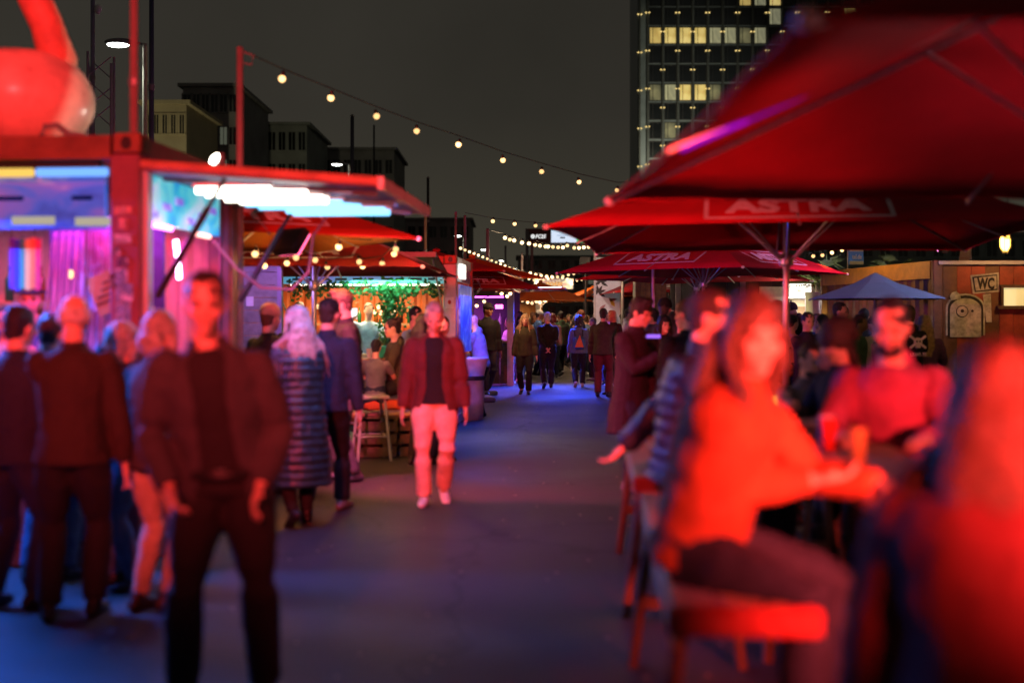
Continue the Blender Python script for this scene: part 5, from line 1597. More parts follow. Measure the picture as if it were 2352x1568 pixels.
for (c, s_) in ((((a.x + b.x) / 2, -.03, b.z - .03), (b.x - a.x + .2, .1, .05)), (((a.x + b.x) / 2, -.02, a.z + .03), (b.x - a.x + .1, .08, .04)), ((a.x - .02, -.02, (a.z + b.z) / 2), (.04, .08, a.z - b.z)), ((b.x + .02, -.02, (a.z + b.z) / 2), (.04, .08, a.z - b.z))):
    MB().box(c, s_).build('window_frame', M_WOODD, T)
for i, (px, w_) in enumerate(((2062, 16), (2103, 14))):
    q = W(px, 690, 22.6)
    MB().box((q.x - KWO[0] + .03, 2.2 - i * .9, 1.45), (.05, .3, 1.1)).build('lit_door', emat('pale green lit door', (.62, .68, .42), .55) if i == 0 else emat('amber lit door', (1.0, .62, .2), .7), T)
aim(lamp('rust_container_fill_spot', 'SPOT', (1.4, -1.7, 3.2), 110, (1.0, .50, .14), T, .1, angle=R(120)), (1.2, .3, 1.4))  # added spot without a fixture, warms the container front
aim(lamp('rust_side_fill_spot', 'SPOT', (-1.7, 1.6, 2.9), 70, (1.0, .56, .12), T, .1, angle=R(130)), (-.3, 1.9, 2.0))  # added spot without a fixture, yellows the side wall
# street sign flag above it
T = thing('pennant_flag', 'red and white pennant on a pole above the rusty container', 'flag', (GX(2230, 26), 26, 0))
MB().lathe([(.025, 0), (.02, W(0, 560, 26).z)], n=8).build('pole', M_STEEL, T)
q = W(2216, 588, 26)
MB().box((q.x - T.location.x, 0, q.z), (.22, .01, .42), M=Matrix.Rotation(R(8), 3, 'Y')).build('cloth', print_mat('red white cloth', [(.3, .1, .08), (.4, .35, .3), (.3, .06, .05)], 3, 0, 5, (.3, 1, 2)), T)
# blue and white feather flag
T = thing('feather_flag', 'blue and white flag with web address on a pale pole', 'flag', (GX(1947, 25), 25, 0))
MB().lathe([(.02, 0), (.015, W(0, 568, 25).z)], n=8).build('pole', M_ALU, T)
za, zb = W(0, 572, 25).z, W(0, 608, 25).z; wd = GX(1981, 25) - GX(1948, 25)
pts = []
n = 10; vs = []; fs = []
for i in range(n + 1):
    for j in range(5):
        u = i / n; v = j / 4
        vs.append((.02 + u * wd, .05 * math.sin(u * 5 + v), zb + (za - zb) * v + (.05 * u if j == 0 else 0) + .0))
for i in range(n):
    for j in range(4):
        fs.append((i * 5 + j, i * 5 + 5 + j, i * 5 + 6 + j, i * 5 + j + 1))
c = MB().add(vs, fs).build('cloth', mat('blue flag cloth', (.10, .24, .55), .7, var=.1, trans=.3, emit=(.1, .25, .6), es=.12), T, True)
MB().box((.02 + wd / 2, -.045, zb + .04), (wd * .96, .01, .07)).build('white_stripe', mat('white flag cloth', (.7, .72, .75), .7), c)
MB().box((.02 + wd / 2, -.045, za - .03), (wd * .96, .01, .05)).build('white_stripe', mat('white flag cloth', (.7, .72, .75), .7), c)
lettering('printed_lettering', 'tel.de', mat('white flag cloth', (.7, .72, .75)), c, (.02 + wd / 2, -.08, (za + zb) / 2), (1, 0, 0), (0, 0, 1), wd * .66, .10)
# palms
def palm(label, px, py, d, size, n=13, group=None):
    p = W(px, py, d)
    T = thing('palm_tree', label, 'palm', (p.x, d, 0))
    MB().tube([(0, 0, 0), (.04, 0, p.z * .5), (0, 0, p.z)], [.11, .08, .07], 10).build('trunk', mat('palm trunk', (.12, .08, .05), .9, var=.3, bump=.6), T, True)
    rp = random.Random(px)
    for i in range(n):
        a = 2 * PI * i / n + rp.uniform(-.2, .2); el = rp.uniform(-.25, .95)
        mb = MB(); st = size * rp.uniform(.45, .6)
        c = Vector((math.cos(a) * math.cos(el), math.sin(a) * math.cos(el), math.sin(el)))
        b = Vector((0, 0, p.z)) + c * st
        mb.tube([(0, 0, p.z), b], .008, 4)
        s1 = c.cross(Vector((0, 0, 1))).normalized(); u1 = s1.cross(c).normalized()
        for k in range(15):
            g_ = -1.35 + 2.7 * k / 14
            dr = (c * math.cos(g_) + s1 * math.sin(g_)).normalized()
            l = size * .55 * (1 - .25 * abs(g_) / 1.35) * rp.uniform(.85, 1.1)
            q = dr.cross(u1).normalized() * .016 * size
            tip = b + dr * l + Vector((0, 0, -.18 * size * rp.random()))
            m_ = b + dr * l * .5 + u1 * .02
            mb.add([b - q * .4, m_ - q, tip, m_ + q, b + q * .4], [(0, 1, 2, 3, 4)])
        mb.build('frond', M_PALM, T)
palm('palm tree behind the white lit stall right of the parasols', 1880, 650, 27, .95, 15)
palm('palm tree poking up behind the rusty container', 2050, 632, 26, .62, 12)
palm('palm just behind the second parasol pole on the right', 1835, 668, 29, .7, 10)
# bright stall on the right
T = thing('snack_stall', 'white lit snack stall with long pale awning on the right', 'stall', (GX(1800, 26.5), 26.5, 0), R(2))
w = GX(1985, 26.5) - GX(1800, 26.5)
MB().box((w / 2, 2.2, 1.2), (w, .06, 2.4)).build('back_wall', mat('cream boards', (.6, .52, .36), .6, var=.15), T)
MB().box((w * .3, .0, W(0, 685, 26.5).z), (w * .95, 1.4, .04), M=Matrix.Rotation(R(-3), 3, 'Y')).build('awning', mat('pale awning', (.5, .48, .42), .6, var=.1), T)
MB().box((w * .24, .3, W(0, 666, 26.5).z), (w * .3, .05, .30)).build('sign_board', print_mat('bright sign', [(.9, .85, .65), (1.0, .95, .85), (.3, .2, .08)], 5, 2.2, 6), T)
for i in range(5):
    MB().tube([(w * i / 5, -.6, 0), (w * i / 5, -.6, 2.05)], .02, 6).build('post', M_STEEL, T)
for i in range(9):
    MB().box((w * (i + .5) / 9, -.1, .5), (w / 9 - .01, .04, 1.0)).build('counter_board', M_WOOD, T)
MB().box((w / 2, -.1, 1.03), (w, .5, .05)).build('counter_top', M_ALU, T)
for i in range(7):
    MB().box((w * (.08 + i * .12), 2.14, 1.75), (.2, .04, .35)).build('menu_card', mat(['white card', 'brown card', 'black card'][i % 3], [(.7, .68, .6), (.2, .12, .05), (.03, .03, .03)][i % 3], .6), T)
tube_light(T, (.2, .4, 2.12), (w * .6, .4, 2.12), emat('white stall tube', (1.0, .9, .72), 12), .025)
lamp('snack_stall_light', 'AREA', (w * .4, .9, 2.15), 240, (1.0, .86, .62), T, w * .6, .8)
lamp('snack_stall_front_fill', 'AREA', (w * .3, -.75, 2.05), 230, (1.0, .9, .85), T, w * .5, .3, rot=(R(-40), 0, 0)).data.spread = R(95)  # added light without a fixture, brightens the people before the stall
lamp('snack_stall_violet_light', 'AREA', (w * .85, -.5, 2.2), 420, (.7, .6, 1.0), T, .6, .4)
# small container roof behind
T = thing('small_container', 'small faded red container behind the blue grey parasol', 'container', (GX(1910, 29), 29, 0))
MB().box((0, 1.2, W(0, 645, 29).z / 2), (1.05, 2.4, W(0, 645, 29).z)).build('box', M_RUST, T)
MB().box((0, 1.2, W(0, 645, 29).z + .03), (1.12, 2.5, .05)).build('top_rail', M_WOOD, T)
mb = MB(); corrugated(mb, (-.5, -.01, .1), (1, 0, 0), (0, 0, 1), 1.0, W(0, 645, 29).z - .25, .03, .16); mb.build('wall', M_RUST, T)
# white panel and grey side of the small shed below the parasol
T = thing('white_hoarding', 'white lit hoarding boards beside the snack stall', 'hoarding', (GX(1990, 24.2), 25.6, 0))
for i in range(6):
    MB().box((-.75 + i * .3, 0, 1.1), (.29, .04, 2.2)).build('board', mat('white boards', (.62, .58, .64), .6, var=.12), T)
# dark marquee behind the parasols
T = thing('dark_marquee', 'dark tarpaulin marquee with pale posts behind the cornerwise parasol', 'tent', (GX(1540, 33), 33, 0))
x1 = GX(1850, 33) - T.location.x
for i in range(12):
    MB().bevbox((x1 * (i + .5) / 12, .05 * math.sin(i * 2), 1.5), (x1 / 12 + .02, .06 + .03 * (i % 2), 3.0), .02).build('tarpaulin_fold', mat('dark tarpaulin', (.035, .035, .04), .35, var=.3, scale=2, bump=.5, bscale=6), T)
MB().box((x1 / 2, 2, 3.05), (x1 + .3, 4.2, .12)).build('roof', M_DARK, T)
for px in (1556, 1704, 1850):
    q = GX(px, 33) - T.location.x
    MB().box((q, -.12, 1.5), (.14, .1, 3.0)).build('post', mat('pale post', (.5, .46, .46), .5), T)
# timber clad column
T = thing('timber_column', 'broad column clad in brown upright boards behind the red parasols', 'column', (GX(1495, 29.5), 29.5, 0))
w = GX(1530, 29.5) - GX(1459, 29.5)
for i in range(6):
    MB().bevbox((-w / 2 + w * (i + .5) / 6, .004 * (i % 2), 1.55), (w / 6 - .006, .05, 3.1), .006).build('board', mat('amber brown boards', (.26, .14, .05), .6, var=.3, scale=7, bump=.4, bscale=30), T)
MB().box((0, .35, 1.55), (w, .6, 3.05)).build('core', M_WOODD, T)
# white banner with leaf print
T = thing('leaf_banner', 'tall white banner printed with dark leaves beside the lane', 'banner', (GX(1395, 40), 40, 0))
w = GX(1424, 40) - GX(1366, 40)
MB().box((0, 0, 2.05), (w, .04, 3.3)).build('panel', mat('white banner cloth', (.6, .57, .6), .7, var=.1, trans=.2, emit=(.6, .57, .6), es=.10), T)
for px in (1366, 1426):
    MB().box((GX(px, 40) - T.location.x, -.05, 2.0), (.07, .07, 4.0)).build('post', mat('pale post', (.5, .46, .46)), T)
ml = mat('dark leaf print', (.04, .03, .03), .7); mlp = mat('pink leaf print', (.4, .18, .2), .7); mly = mat('yellow print', (.55, .5, .06), .7)
def leafp(px, py, l, a, m):
    c = W(px, py, 40) - Vector(T.location); u = Vector((math.cos(a), 0, math.sin(a))); v = Vector((-math.sin(a), 0, math.cos(a)))
    MB().prism([(0, 0), (l * .3, l * .16), (l * .6, l * .15), (l, 0), (l * .6, -l * .15), (l * .3, -l * .16)], .004, (c.x, -.026, c.z), u, v).build('printed_leaf', m, T)
for (px, py) in ((1374, 672), (1380, 648)):
    for a in (20, 60, 100, 150, 200, 330): leafp(px, py, .28, R(a), ml)
leafp(1376, 712, .3, R(40), mlp); leafp(1412, 705, .38, R(120), mly); leafp(1398, 690, .3, R(10), mlp)
# ------------------------------------------------------------------ benches and tables under the big parasols
def bench(label, x, y0, y1, z, w, slope, m=M_WOOD, endm=None):
    L = y1 - y0; a = -math.atan(slope)
    T = thing('high_bench', label, 'bench', (x, y0, 0), a)
    n = 3
    for i in range(n):
        MB().bevbox((w * (i + .5) / n, L / 2, z - .02), (w / n - .008, L - .06, .04), .006).build('plank', m, T)
    for yy in (.0, L):
        MB().bevbox((w / 2, yy, z - .04), (w + .02, .05, .085), .01).build('end_board', endm or m, T)
    MB().box((.02, L / 2, z - .09), (.03, L - .1, .09)).build('side_rail', m, T)
    MB().box((w - .02, L / 2, z - .09), (.03, L - .1, .09)).build('side_rail', m, T)
    for yy in (.18, L - .18):
        for sx, xx in ((-1, .05), (1, w - .05)):
            MB().tube([(xx, yy, z - .06), (xx + sx * .09, yy, 0)], .026, 8).build('leg', M_WOODD, T)
        MB().box((w / 2, yy, .3), (w + .02, .04, .06)).build('foot_rail', M_WOODD, T)
    return T
bench('high timber bench with red lit end board at the lower right', .455, 3.43, 5.7, .78, .42, .068, M_WOOD, M_WOODR)
bench('high timber bench continuing behind the nearest one', .64, 6.25, 8.4, .78, .42, .068, M_WOOD, M_WOODR)
def long_table(label, x, y0, y1, z, w, slope):
    L = y1 - y0
    T = thing('high_table', label, 'table', (x, y0, 0), -math.atan(slope))
    for i in range(4):
        MB().bevbox((w * (i + .5) / 4, L / 2, z - .02), (w / 4 - .006, L, .04), .006).build('plank', M_WOOD, T)
    for yy in (.2, L - .2):
        for sx, xx in ((-1, .06), (1, w - .06)):
            MB().tube([(xx, yy, z - .04), (xx + sx * .07, yy, 0)], .03, 8).build('leg', M_WOODD, T)
        MB().box((w / 2, yy, .35), (w, .05, .07)).build('foot_rail', M_WOODD, T)
    return T
long_table('long high table beside the nearest bench under the big parasol', 1.05, 3.3, 5.8, 1.06, .46, .068)
long_table('long high table behind the first one under the second parasol', 1.25, 6.4, 8.6, 1.06, .5, .068)
long_table('high table where the purple lit couple stand', 1.75, 9.3, 11.2, 1.06, .5, .068)
def cup(label, x, y, z, col, h=.13, r=.036, em=0):
    o = MB().lathe([(r * .72, 0), (r, h), (r * 1.04, h + .004), (r * .92, h), (r * .66, .008)], n=14).build('drink_cup', mat('cup ' + label[:18], col, .25, var=.05, emit=col, es=em), None, True)
    o.location = (x, y, z); return tag(o, label, 'cup')
cup('dark beer can on the near high table', 1.26, 4.35, 1.062, (.25, .17, .05), .14, .034)
cup('red plastic cup on the near high table', 1.3, 4.9, 1.062, (.6, .04, .02))
cup('white plastic cup on the near high table', 1.33, 5.05, 1.062, (.6, .6, .65))
cup('pale drink cup on the table before the curly haired woman', 1.55, 6.8, 1.062, (.5, .45, .4))
cup('amber beer glass on the second high table', 1.5, 7.6, 1.062, (.5, .3, .03), .15, .035, .25)
o = MB().bevbox((0, 0, .03), (.16, .03, .05), .008).build('table_light', emat('yellow green glow', (.62, .8, .10), 1.5)); o.location = (1.64, 7.55, 1.065); tag(o, 'glowing yellow green light bar on the second high table', 'lamp')

# red floodlight and mast assumed behind the photographer: it reddens all that faces the camera
def floodlight(label, loc, target, energy, col, ang=80, size=.25, ground=True):
    T = thing('floodlight', label, 'lamp', loc)
    d = (Vector(target) - Vector(loc)).normalized(); q = d.to_track_quat('-Z', 'Y').to_matrix()
    b = MB(); b.bevbox((0, 0, .06), (.34, .26, .09), .015); b.v = [q @ p for p in b.v]; b.build('housing', M_DARK, T)
    b = MB(); b.box((0, 0, .006), (.30, .22, .008)); b.v = [q @ p for p in b.v]; b.build('lens', emat('lens ' + label[:14], col, 6), T)
    if ground: MB().tube([(0, 0, .02), (0, .05, -.1), (0, .05, -loc[2])], [.02, .03, .035], 8).build('mast', M_DARK, T)
    l = lamp('added_floodlight_beam', 'SPOT', tuple(d * .05), energy, col, T, size, angle=R(ang), blend=.6)
    l.rotation_euler = d.to_track_quat('-Z', 'Y').to_euler()
    return T
def heater(label, loc, target, energy, ang=120):  # builds the heater added out of view
    T = thing('added_heater', label, 'heater', loc)
    d = (Vector(target) - Vector(loc)).normalized()
    q = d.to_track_quat('-Z', 'Y').to_matrix()
    b = MB(); b.box((0, 0, .05), (.7, .14, .05)); b.v = [q @ p for p in b.v]; b.build('housing', M_DARK, T)
    for s in (-.03, .03):
        b = MB(); b.tube([(-.3, s, .01), (.3, s, .01)], .011, 8); b.v = [q @ p for p in b.v]; b.build('heating_rod', emat('red heating rod', (1.0, .08, .03), 6), T, True)
    MB().tube([(0, -.1, .05), (0, -.16, 0), (0, -.16, -loc[2])], .025, 8).build('stand', M_STEEL, T)
    MB().lathe([(.25, -loc[2]), (.25, -loc[2] + .03), (.04, -loc[2] + .06)], (0, -.16, 0), 16).build('foot', M_STEEL, T)
    l = lamp('added_heater_glow', 'AREA', tuple(d * .06), energy, (1.0, .06, .05), T, .6, .12)
    l.rotation_euler = d.to_track_quat('-Z', 'Y').to_euler(); l.data.spread = R(ang)
    return T
floodlight('red floodlight on a mast behind the photographer', (-1.4, -5.0, 4.9), (-1.15, 9.0, 2.6), 13500, (1.0, .052, .055), 31, .3)  # unseen lamp and mast added as assumed source of the frontal red light
floodlight('cool floodlight on a mast beside the blue grey parasol', (8.2, 17.3, 3.7), (5.9, 19.6, 2.0), 260, (.5, .55, 1.0), 60, .1)  # added lamp and mast, brighten the blue grey parasol
heater('added standing red radiant heater beside the near table, out of the picture', (1.75, .9, 1.62), (1.05, 4.0, 1.25), 80, 46)  # added out of view to redden the people at the near table
floodlight('pink red lamp under the corner of the orange lined parasol shining across the lane', (-1.95, 10.75, 2.27), (.5, 13.2, 0), 760, (1.0, .10, .26), 104, .06, False)  # lamp added as assumed source of the pink red light on the ground
floodlight('pink floodlight on the corner of the rusty container aimed at the parasols', (GX(2158, 20.1), 20.1, 2.86), (3.6, 22.5, 2.9), 420, (1.0, .22, .62), 70, .1, False)  # added lamp that turns the parasol panels pink
floodlight('small lamp stake lighting the white lit stall palm', (GX(1905, 24.4), 24.4, 1.1), (GX(1880, 27), 27, 2.9), 60, (1.0, .95, .3), 80, .05)  # stake and lamp added to brighten the fronds
floodlight('small lamp stake lighting the palm behind the rusty container', (GX(2030, 24.4), 24.4, 1.5), (GX(2050, 26), 26, 2.7), 45, (1.0, .9, .2), 60, .05)  # second added stake, lights the farther palm
floodlight('small lamp lighting the leaf banner', (GX(1345, 37), 37, 3.4), (GX(1395, 40), 40, 1.9), 120, (1.0, .92, .95), 70, .05)  # lamp added to lift the white of the banner

def added_parasol_lamp(label, U, z, energy, col):
    T = thing('added_parasol_lamp', label, 'lamp', (U.location.x, U.location.y, z))
    MB().lathe([(.045, -.03), (.10, -.02), (.11, .01), (.05, .02)], n=16).build('ring', M_DARK, T, True)
    MB().lathe([(.05, .021), (.10, .021), (.10, .028), (.05, .028)], n=16).build('light_ring', emat('dim ring light', (1.0, .5, .25), 1.0), T)
    for s in (-1, 1): lamp('added_parasol_lamp_glow', 'POINT', (s * .16, 0, .06), energy / 2, col, T, .06)
added_parasol_lamp('added ring lamp on the pole of the huge near parasol', U_A, 2.0, 30, (1.0, .42, .45))  # added unseen lamp that lifts the dark canopy underside

# ------------------------------------------------------------------ the people
def at(px, d): return GX(px, d), d
# left foreground group
x, y = at(505, 4.95)
fm_ = person('man in open black jacket standing nearest on the left, face lit red', x + .02, y, 8, 1.82, 'stand', ('pocket', 'pocket'), ('open', 'dark grey'), ('jeans', 'black'), ('short', 'dark brown'), lod=0, spread=.16, hpitch=6, hyaw=6, inner='black', wide=1.0, lateral=7)
MB().lathe([(.163, .955), (.168, .958), (.168, .99), (.163, .993)], (0, 0, 0), 24).build('belt', cmat('black', 'leather'), fm_, True)
MB().bevbox((0, .150, .975), (.055, .02, .045), .006).build('belt_buckle', M_ALU, fm_)
x, y = at(165, 6.4)
person('balding white haired man seen from behind in brown jacket', x, y, 188, 1.76, 'stand', ('down', 'fold'), ('jacket', 'brown'), ('jeans', 'black'), ('fringe', 'white'), lod=0, lean=4, spread=.11, wide=1.08)
x, y = at(30, 6.65)
person('person in blue lit dark jacket at the left edge with back turned', x, y, 160, 1.70, 'stand', ('down', 'phone'), ('jacket', 'navy'), ('jeans', 'navy'), ('short', 'black'), lod=0, spread=.12)
x, y = at(292, 7.15)
person('shorter person with red lit face drinking beside the container post', x, y, -60, 1.60, 'stand', ('mouth', 'fold'), ('jacket', 'navy'), ('jeans', 'denim'), ('bob', 'grey'), lod=0, shoes='black', hpitch=0, female=True)
x, y = at(352, 6.6)
person('grey haired woman in pale leggings behind the nearest man', x, y, 150, 1.66, 'stand', ('fold', 'down'), ('jacket', 'dark grey'), ('leggings', 'beige'), ('bob', 'grey'), lod=0, shoes='brown', female=True, spread=.07)
# couple in the middle left
x, y = at(690, 9.3)
person('long haired grey blond woman in long dark quilted coat, walking away', x, y, 205, 1.72, 'walk', ('fold', 'down'), ('puffer', 'teal'), ('leggings', 'black'), ('loose', 'grey'), lod=0, female=True, hyaw=20, step=.13, lean=5)
x, y = at(745, 9.9)
person('man in navy jacket and black cap seen from behind next to the quilted coat', x, y, 170, 1.80, 'walk', ('down', 'down'), ('jacket', 'navy'), ('jeans', 'black'), ('cap', 'dark brown', 'black'), lod=0, step=.2, shoes='grey', wide=1.1, lean=8)
x, y = at(800, 11.9)
person('tall brown haired man in profile wearing dark jacket and grey jeans', x, y, -75, 1.92, 'stand', ('down', 'pocket'), ('jacket', 'black'), ('jeans', 'grey'), ('quiff', 'brown'), lod=0, shoes='grey', hpitch=10, beard='brown')
x, y = at(612, 11.0)
person('person in tan knitted cap half hidden behind the long haired woman', x, y, 150, 1.76, 'stand', ('fold', 'down'), ('jacket', 'black'), ('jeans', 'black'), ('beanie', 'brown', 'beige'), lod=1)
# man in the red jacket
x, y = at(997, 10.45)
person('man in open dark red jacket and pale trousers walking towards the camera', x, y, 4, 1.78, 'walk', ('down', 'down'), ('open', 'dark red'), ('jeans', 'cream'), ('short', 'grey'), lod=0, shoes='white', hpitch=24, lean=5, step=.12, inner='black', wide=1.1)
# people at the near bar and inside it
x, y = at(68, 8.9)
person('barkeeper in black brimmed hat inside the near bar', x, y, 20, 1.72, 'stand', ('drink', 'fold'), ('shirt', 'blue'), ('jeans', 'black'), ('brimhat', 'black', 'black'), lod=1, z0=.17)
x, y = at(18, 8.7)
person('dark haired server with bare arms at the far left inside the near bar', x, y, 10, 1.55, 'stand', ('fold', 'down'), ('tee', 'beige'), ('jeans', 'black'), ('short', 'black'), lod=1, z0=.17)
x, y = at(108, 7.3)
person('person in light blue jacket leaning at the near bar counter', x, y, 172, 1.66, 'stand', ('table', 'down'), ('jacket', 'light blue'), ('jeans', 'denim'), ('short', 'dark brown'), lod=1)
# around the tropical bar
x, y = at(912, 14.9)
person('yellow lit person seated side on by the bar table', x, y, -80, 1.72, 'sit', ('table', 'lap'), ('hoodie', 'olive'), ('jeans', 'black'), ('bun', 'dark brown'), lod=1, seat=.72, foot_z=.2)
x, y = at(948, 16.3)
person('dark haired man in pale shirt standing behind the yellow lit sitter', x, y, 60, 1.80, 'stand', ('drink', 'down'), ('shirt', 'light blue'), ('jeans', 'black'), ('short', 'black'), lod=1)
x, y = at(968, 13.2)
person('person with long dark hair hidden behind the red jacketed man', x, y, 150, 1.68, 'stand', ('fold', 'down'), ('jacket', 'black'), ('jeans', 'black'), ('long', 'black'), lod=1, female=True)
x, y = at(1012, 13.6)
person('person in pale blue top raising an arm behind the red jacketed man', x, y, 30, 1.66, 'stand', ('ear', 'down'), ('shirt', 'light blue'), ('jeans', 'navy'), ('short', 'brown'), lod=1)
x, y = at(862, 14.6)
person('small dark haired child at the yellow lit bar table', x, y, 170, 1.38, 'stand', ('table', 'table'), ('tee', 'grey'), ('jeans', 'navy'), ('short', 'black'), lod=1)
x, y = at(764, 14.8)
person('person in yellow jacket at the counter of the tropical bar', x, y, 190, 1.70, 'stand', ('table', 'down'), ('jacket', 'yellow'), ('jeans', 'black'), ('short', 'blond'), lod=1)
x, y = at(668, 14.0)
person('person in bright pink cap behind the violet lit woman', x, y, 60, 1.78, 'stand', ('fold', 'down'), ('jacket', 'dark grey'), ('jeans', 'black'), ('cap', 'brown', 'pink'), lod=1)
x, y = at(846, 18.9)
person('barkeeper in turquoise shirt inside the tropical bar', x, y, 15, 1.72, 'stand', ('reachup', 'table'), ('shirt', 'light blue'), ('jeans', 'black'), ('short', 'dark brown'), lod=2, z0=.17)
x, y = at(690, 18.9)
person('barkeeper in white shirt at the left of the tropical bar', x, y, 350, 1.74, 'stand', ('table', 'drink'), ('shirt', 'white'), ('jeans', 'black'), ('short', 'black'), lod=2, z0=.17)
x, y = at(1076, 19.9)
person('blue lit bald person leaning at the lane end of the tropical bar', x + .22, y, -110, 1.72, 'stand', ('table', 'table'), ('hoodie', 'light blue'), ('jeans', 'navy'), ('bald', 'grey'), lod=1, lean=12)
# walkers down the lane
x, y = at(1118, 25.6)
person('tall man in black open jacket and dark cap walking towards the camera down the lane', x, y, 25, 1.98, 'walk', ('pocket', 'down'), ('jacket', 'black'), ('jeans', 'dark grey'), ('cap', 'black', 'black'), skin='brown', lod=1, hyaw=25, step=.16, wide=1.12)
x, y = at(1206, 25.8)
person('woman with long loose hair in brown coat walking towards the camera', x, y, -5, 1.74, 'walk2', ('down', 'down'), ('jacket', 'olive'), ('jeans', 'black'), ('loose', 'blond'), lod=1, female=True, step=.1)
x, y = at(1258, 28.0)
person('grey haired man in black jacket from behind, hands clasped at his back', x, y, 182, 1.80, 'walk', ('behind', 'behind'), ('jacket', 'black'), ('jeans', 'black'), ('short', 'white'), lod=1, step=.16, wide=1.1)
x, y = at(1330, 28.4)
wb = person('woman in denim jacket with a small backpack, seen from behind', x, y, 178, 1.72, 'walk', ('down', 'down'), ('jacket', 'denim'), ('jeans', 'black'), ('curly', 'dark brown'), lod=1, female=True, step=.14, shoes='beige')
T = thing('backpack', 'small orange and blue backpack on the back of the denim jacketed woman', 'backpack', (x - .015, y - .20, 1.06))
B = MB(); B.bevbox((0, 0, .0), (.26, .12, .30), .045); B.build('bag', mat('blue backpack cloth', (.03, .12, .32), .6, var=.15), T)
B = MB(); B.prism([(-.10, -.12), (.11, -.12), (.02, .17)], .02, (0, -.065, .02), (1, 0, 0), (0, 0, 1)); B.build('flap', mat('orange backpack cloth', (.55, .17, .05), .6, var=.15), T)
for s in (-1, 1): MB().tube([(s * .09, .05, .15), (s * .10, .12, .30), (s * .10, .26, .33)], .014, 6).build('strap', M_BLACK, T)
x, y = at(1385, 24.8)
person('broad man in olive brown jacket from behind at the right edge of the lane', x, y, 165, 1.86, 'stand', ('fold', 'down'), ('jacket', 'olive'), ('jeans', 'dark red'), ('short', 'dark brown'), lod=1, wide=1.15)
x, y = at(1412, 25.6)
person('bald man talking closely with the broad man in olive brown', x, y, -70, 1.84, 'stand', ('fold', 'down'), ('jacket', 'dark grey'), ('jeans', 'black'), ('bald', 'grey'), lod=1)
x, y = at(1162, 30.5)
person('person in bright blue lit jeans and white trainers at the left of the lane', x, y, 100, 1.74, 'sit', ('table', 'lap'), ('jacket', 'navy'), ('jeans', 'light blue'), ('short', 'brown'), lod=1, shoes='white', seat=.62, foot_z=.0)
stool('stool of the blue jeaned sitter at the left of the lane', x, y, .62)
x, y = at(1378, 31.0)
person('child sized person in patterned grey top at the right of the lane', x, y, 200, 1.52, 'stand', ('down', 'fold'), ('hoodie', 'grey'), ('jeans', 'olive'), ('short', 'blond'), lod=1)
stool('small pale stool at the right edge of the lane', GX(1403, 30), 30, .6, .2)
# right: under the second parasol
x, y = at(1448, 11.2)
person('man in purple dark jacket with red lit face looking down, right of the lane', x, y, 50, 1.83, 'stand', ('phone', 'down'), ('coat', 'plum'), ('jeans', 'navy'), ('quiff', 'black'), lod=0, hpitch=16, shoes='grey', lean=6, wide=1.05)
x, y = at(1585, 10.2)
person('man with cropped hair in black jacket from behind beside the parasol pole', x, y, 200, 1.80, 'stand', ('drink', 'down'), ('jacket', 'black'), ('jeans', 'black'), ('short', 'dark brown'), lod=0, wide=1.1, hyaw=20)
T = thing('glowing_phone', 'purple glowing phone held out between the two men at the high table', 'phone', tuple(W(1497, 772, 10.75)), .3)
MB().bevbox((0, 0, 0), (.145, .075, .010), .004).build('case', M_BLACK, T)
MB().box((0, -.038, 0), (.135, .003, .03)).build('screen', emat('purple screen', (.36, .14, 1.0), 1.3), T)
# near table on the right
person('woman with tousled hair in orange jacket on the nearest bench, lit bright red', .60, 3.85, 55, 1.78, 'sit', ('fold', 'table'), ('jacket', 'orange'), ('jeans', 'navy'), ('long', 'brown'), lod=0, seat=.78, foot_z=.28, lean=16, hpitch=6, hyaw=-42, female=True, wide=1.1)
person('person in dark navy puffer jacket leaning back on the bench behind the orange jacket', .84, 5.72, 70, 1.86, 'sit', ('table', (-.2, -.36, .97)), ('down', 'navy'), ('jeans', 'navy'), ('short', 'dark brown'), lod=0, seat=.78, foot_z=.28, lean=8, shoes='grey', wide=1.1)
x, y = at(2035, 5.35)
person('bearded man with bright red lit face in pink hooded top across the table', x + .03, y, -22, 1.72, 'stand', ('table', 'table'), ('hoodie', 'pink'), ('jeans', 'black'), ('short', 'black'), lod=0, hpitch=12, beard='black', wide=1.1, lean=9)
x, y = at(1955, 6.6)
person('woman with dark curly hair in profile beside the bearded man', x, y, -60, 1.62, 'stand', ('drink', 'table'), ('jacket', 'black'), ('jeans', 'black'), ('curly', 'dark brown'), lod=0, female=True, hpitch=14, lean=8)
person('nearest woman at the right edge with long red brown hair and dark red coat', .93, 2.3, 158, 1.57, 'stand', ('fold', 'down'), ('coat', 'wine'), ('jeans', 'black'), ('loose', 'auburn'), lod=0, female=True, lean=7, wide=1.35)
person('red lit person cut off by the right picture edge behind the long red brown hair', 1.62, 3.35, -70, 1.64, 'stand', ('table', 'down'), ('coat', 'wine'), ('jeans', 'black'), ('short', 'black'), lod=0, lean=6)
x, y = at(1850, 8.6)
person('dark bearded man sitting low behind the orange jacket', x, y, 20, 1.76, 'sit', ('table', 'table'), ('jacket', 'grey'), ('jeans', 'black'), ('short', 'black'), lod=1, seat=.52, beard='black', hpitch=10)
x, y = at(1893, 7.6)
person('person in lilac knitted cap sitting left of the curly haired woman', x, y, 75, 1.66, 'sit', ('table', 'lap'), ('jacket', 'purple'), ('jeans', 'black'), ('beanie', 'dark brown', 'grey'), lod=1, seat=.52)
for (px, d, lab) in ((1850, 8.6, 'low stool under the dark bearded man'), (1893, 7.6, 'low stool under the lilac capped person')):
    stool(lab, GX(px, d), d, .51, 0, M_WOODD)
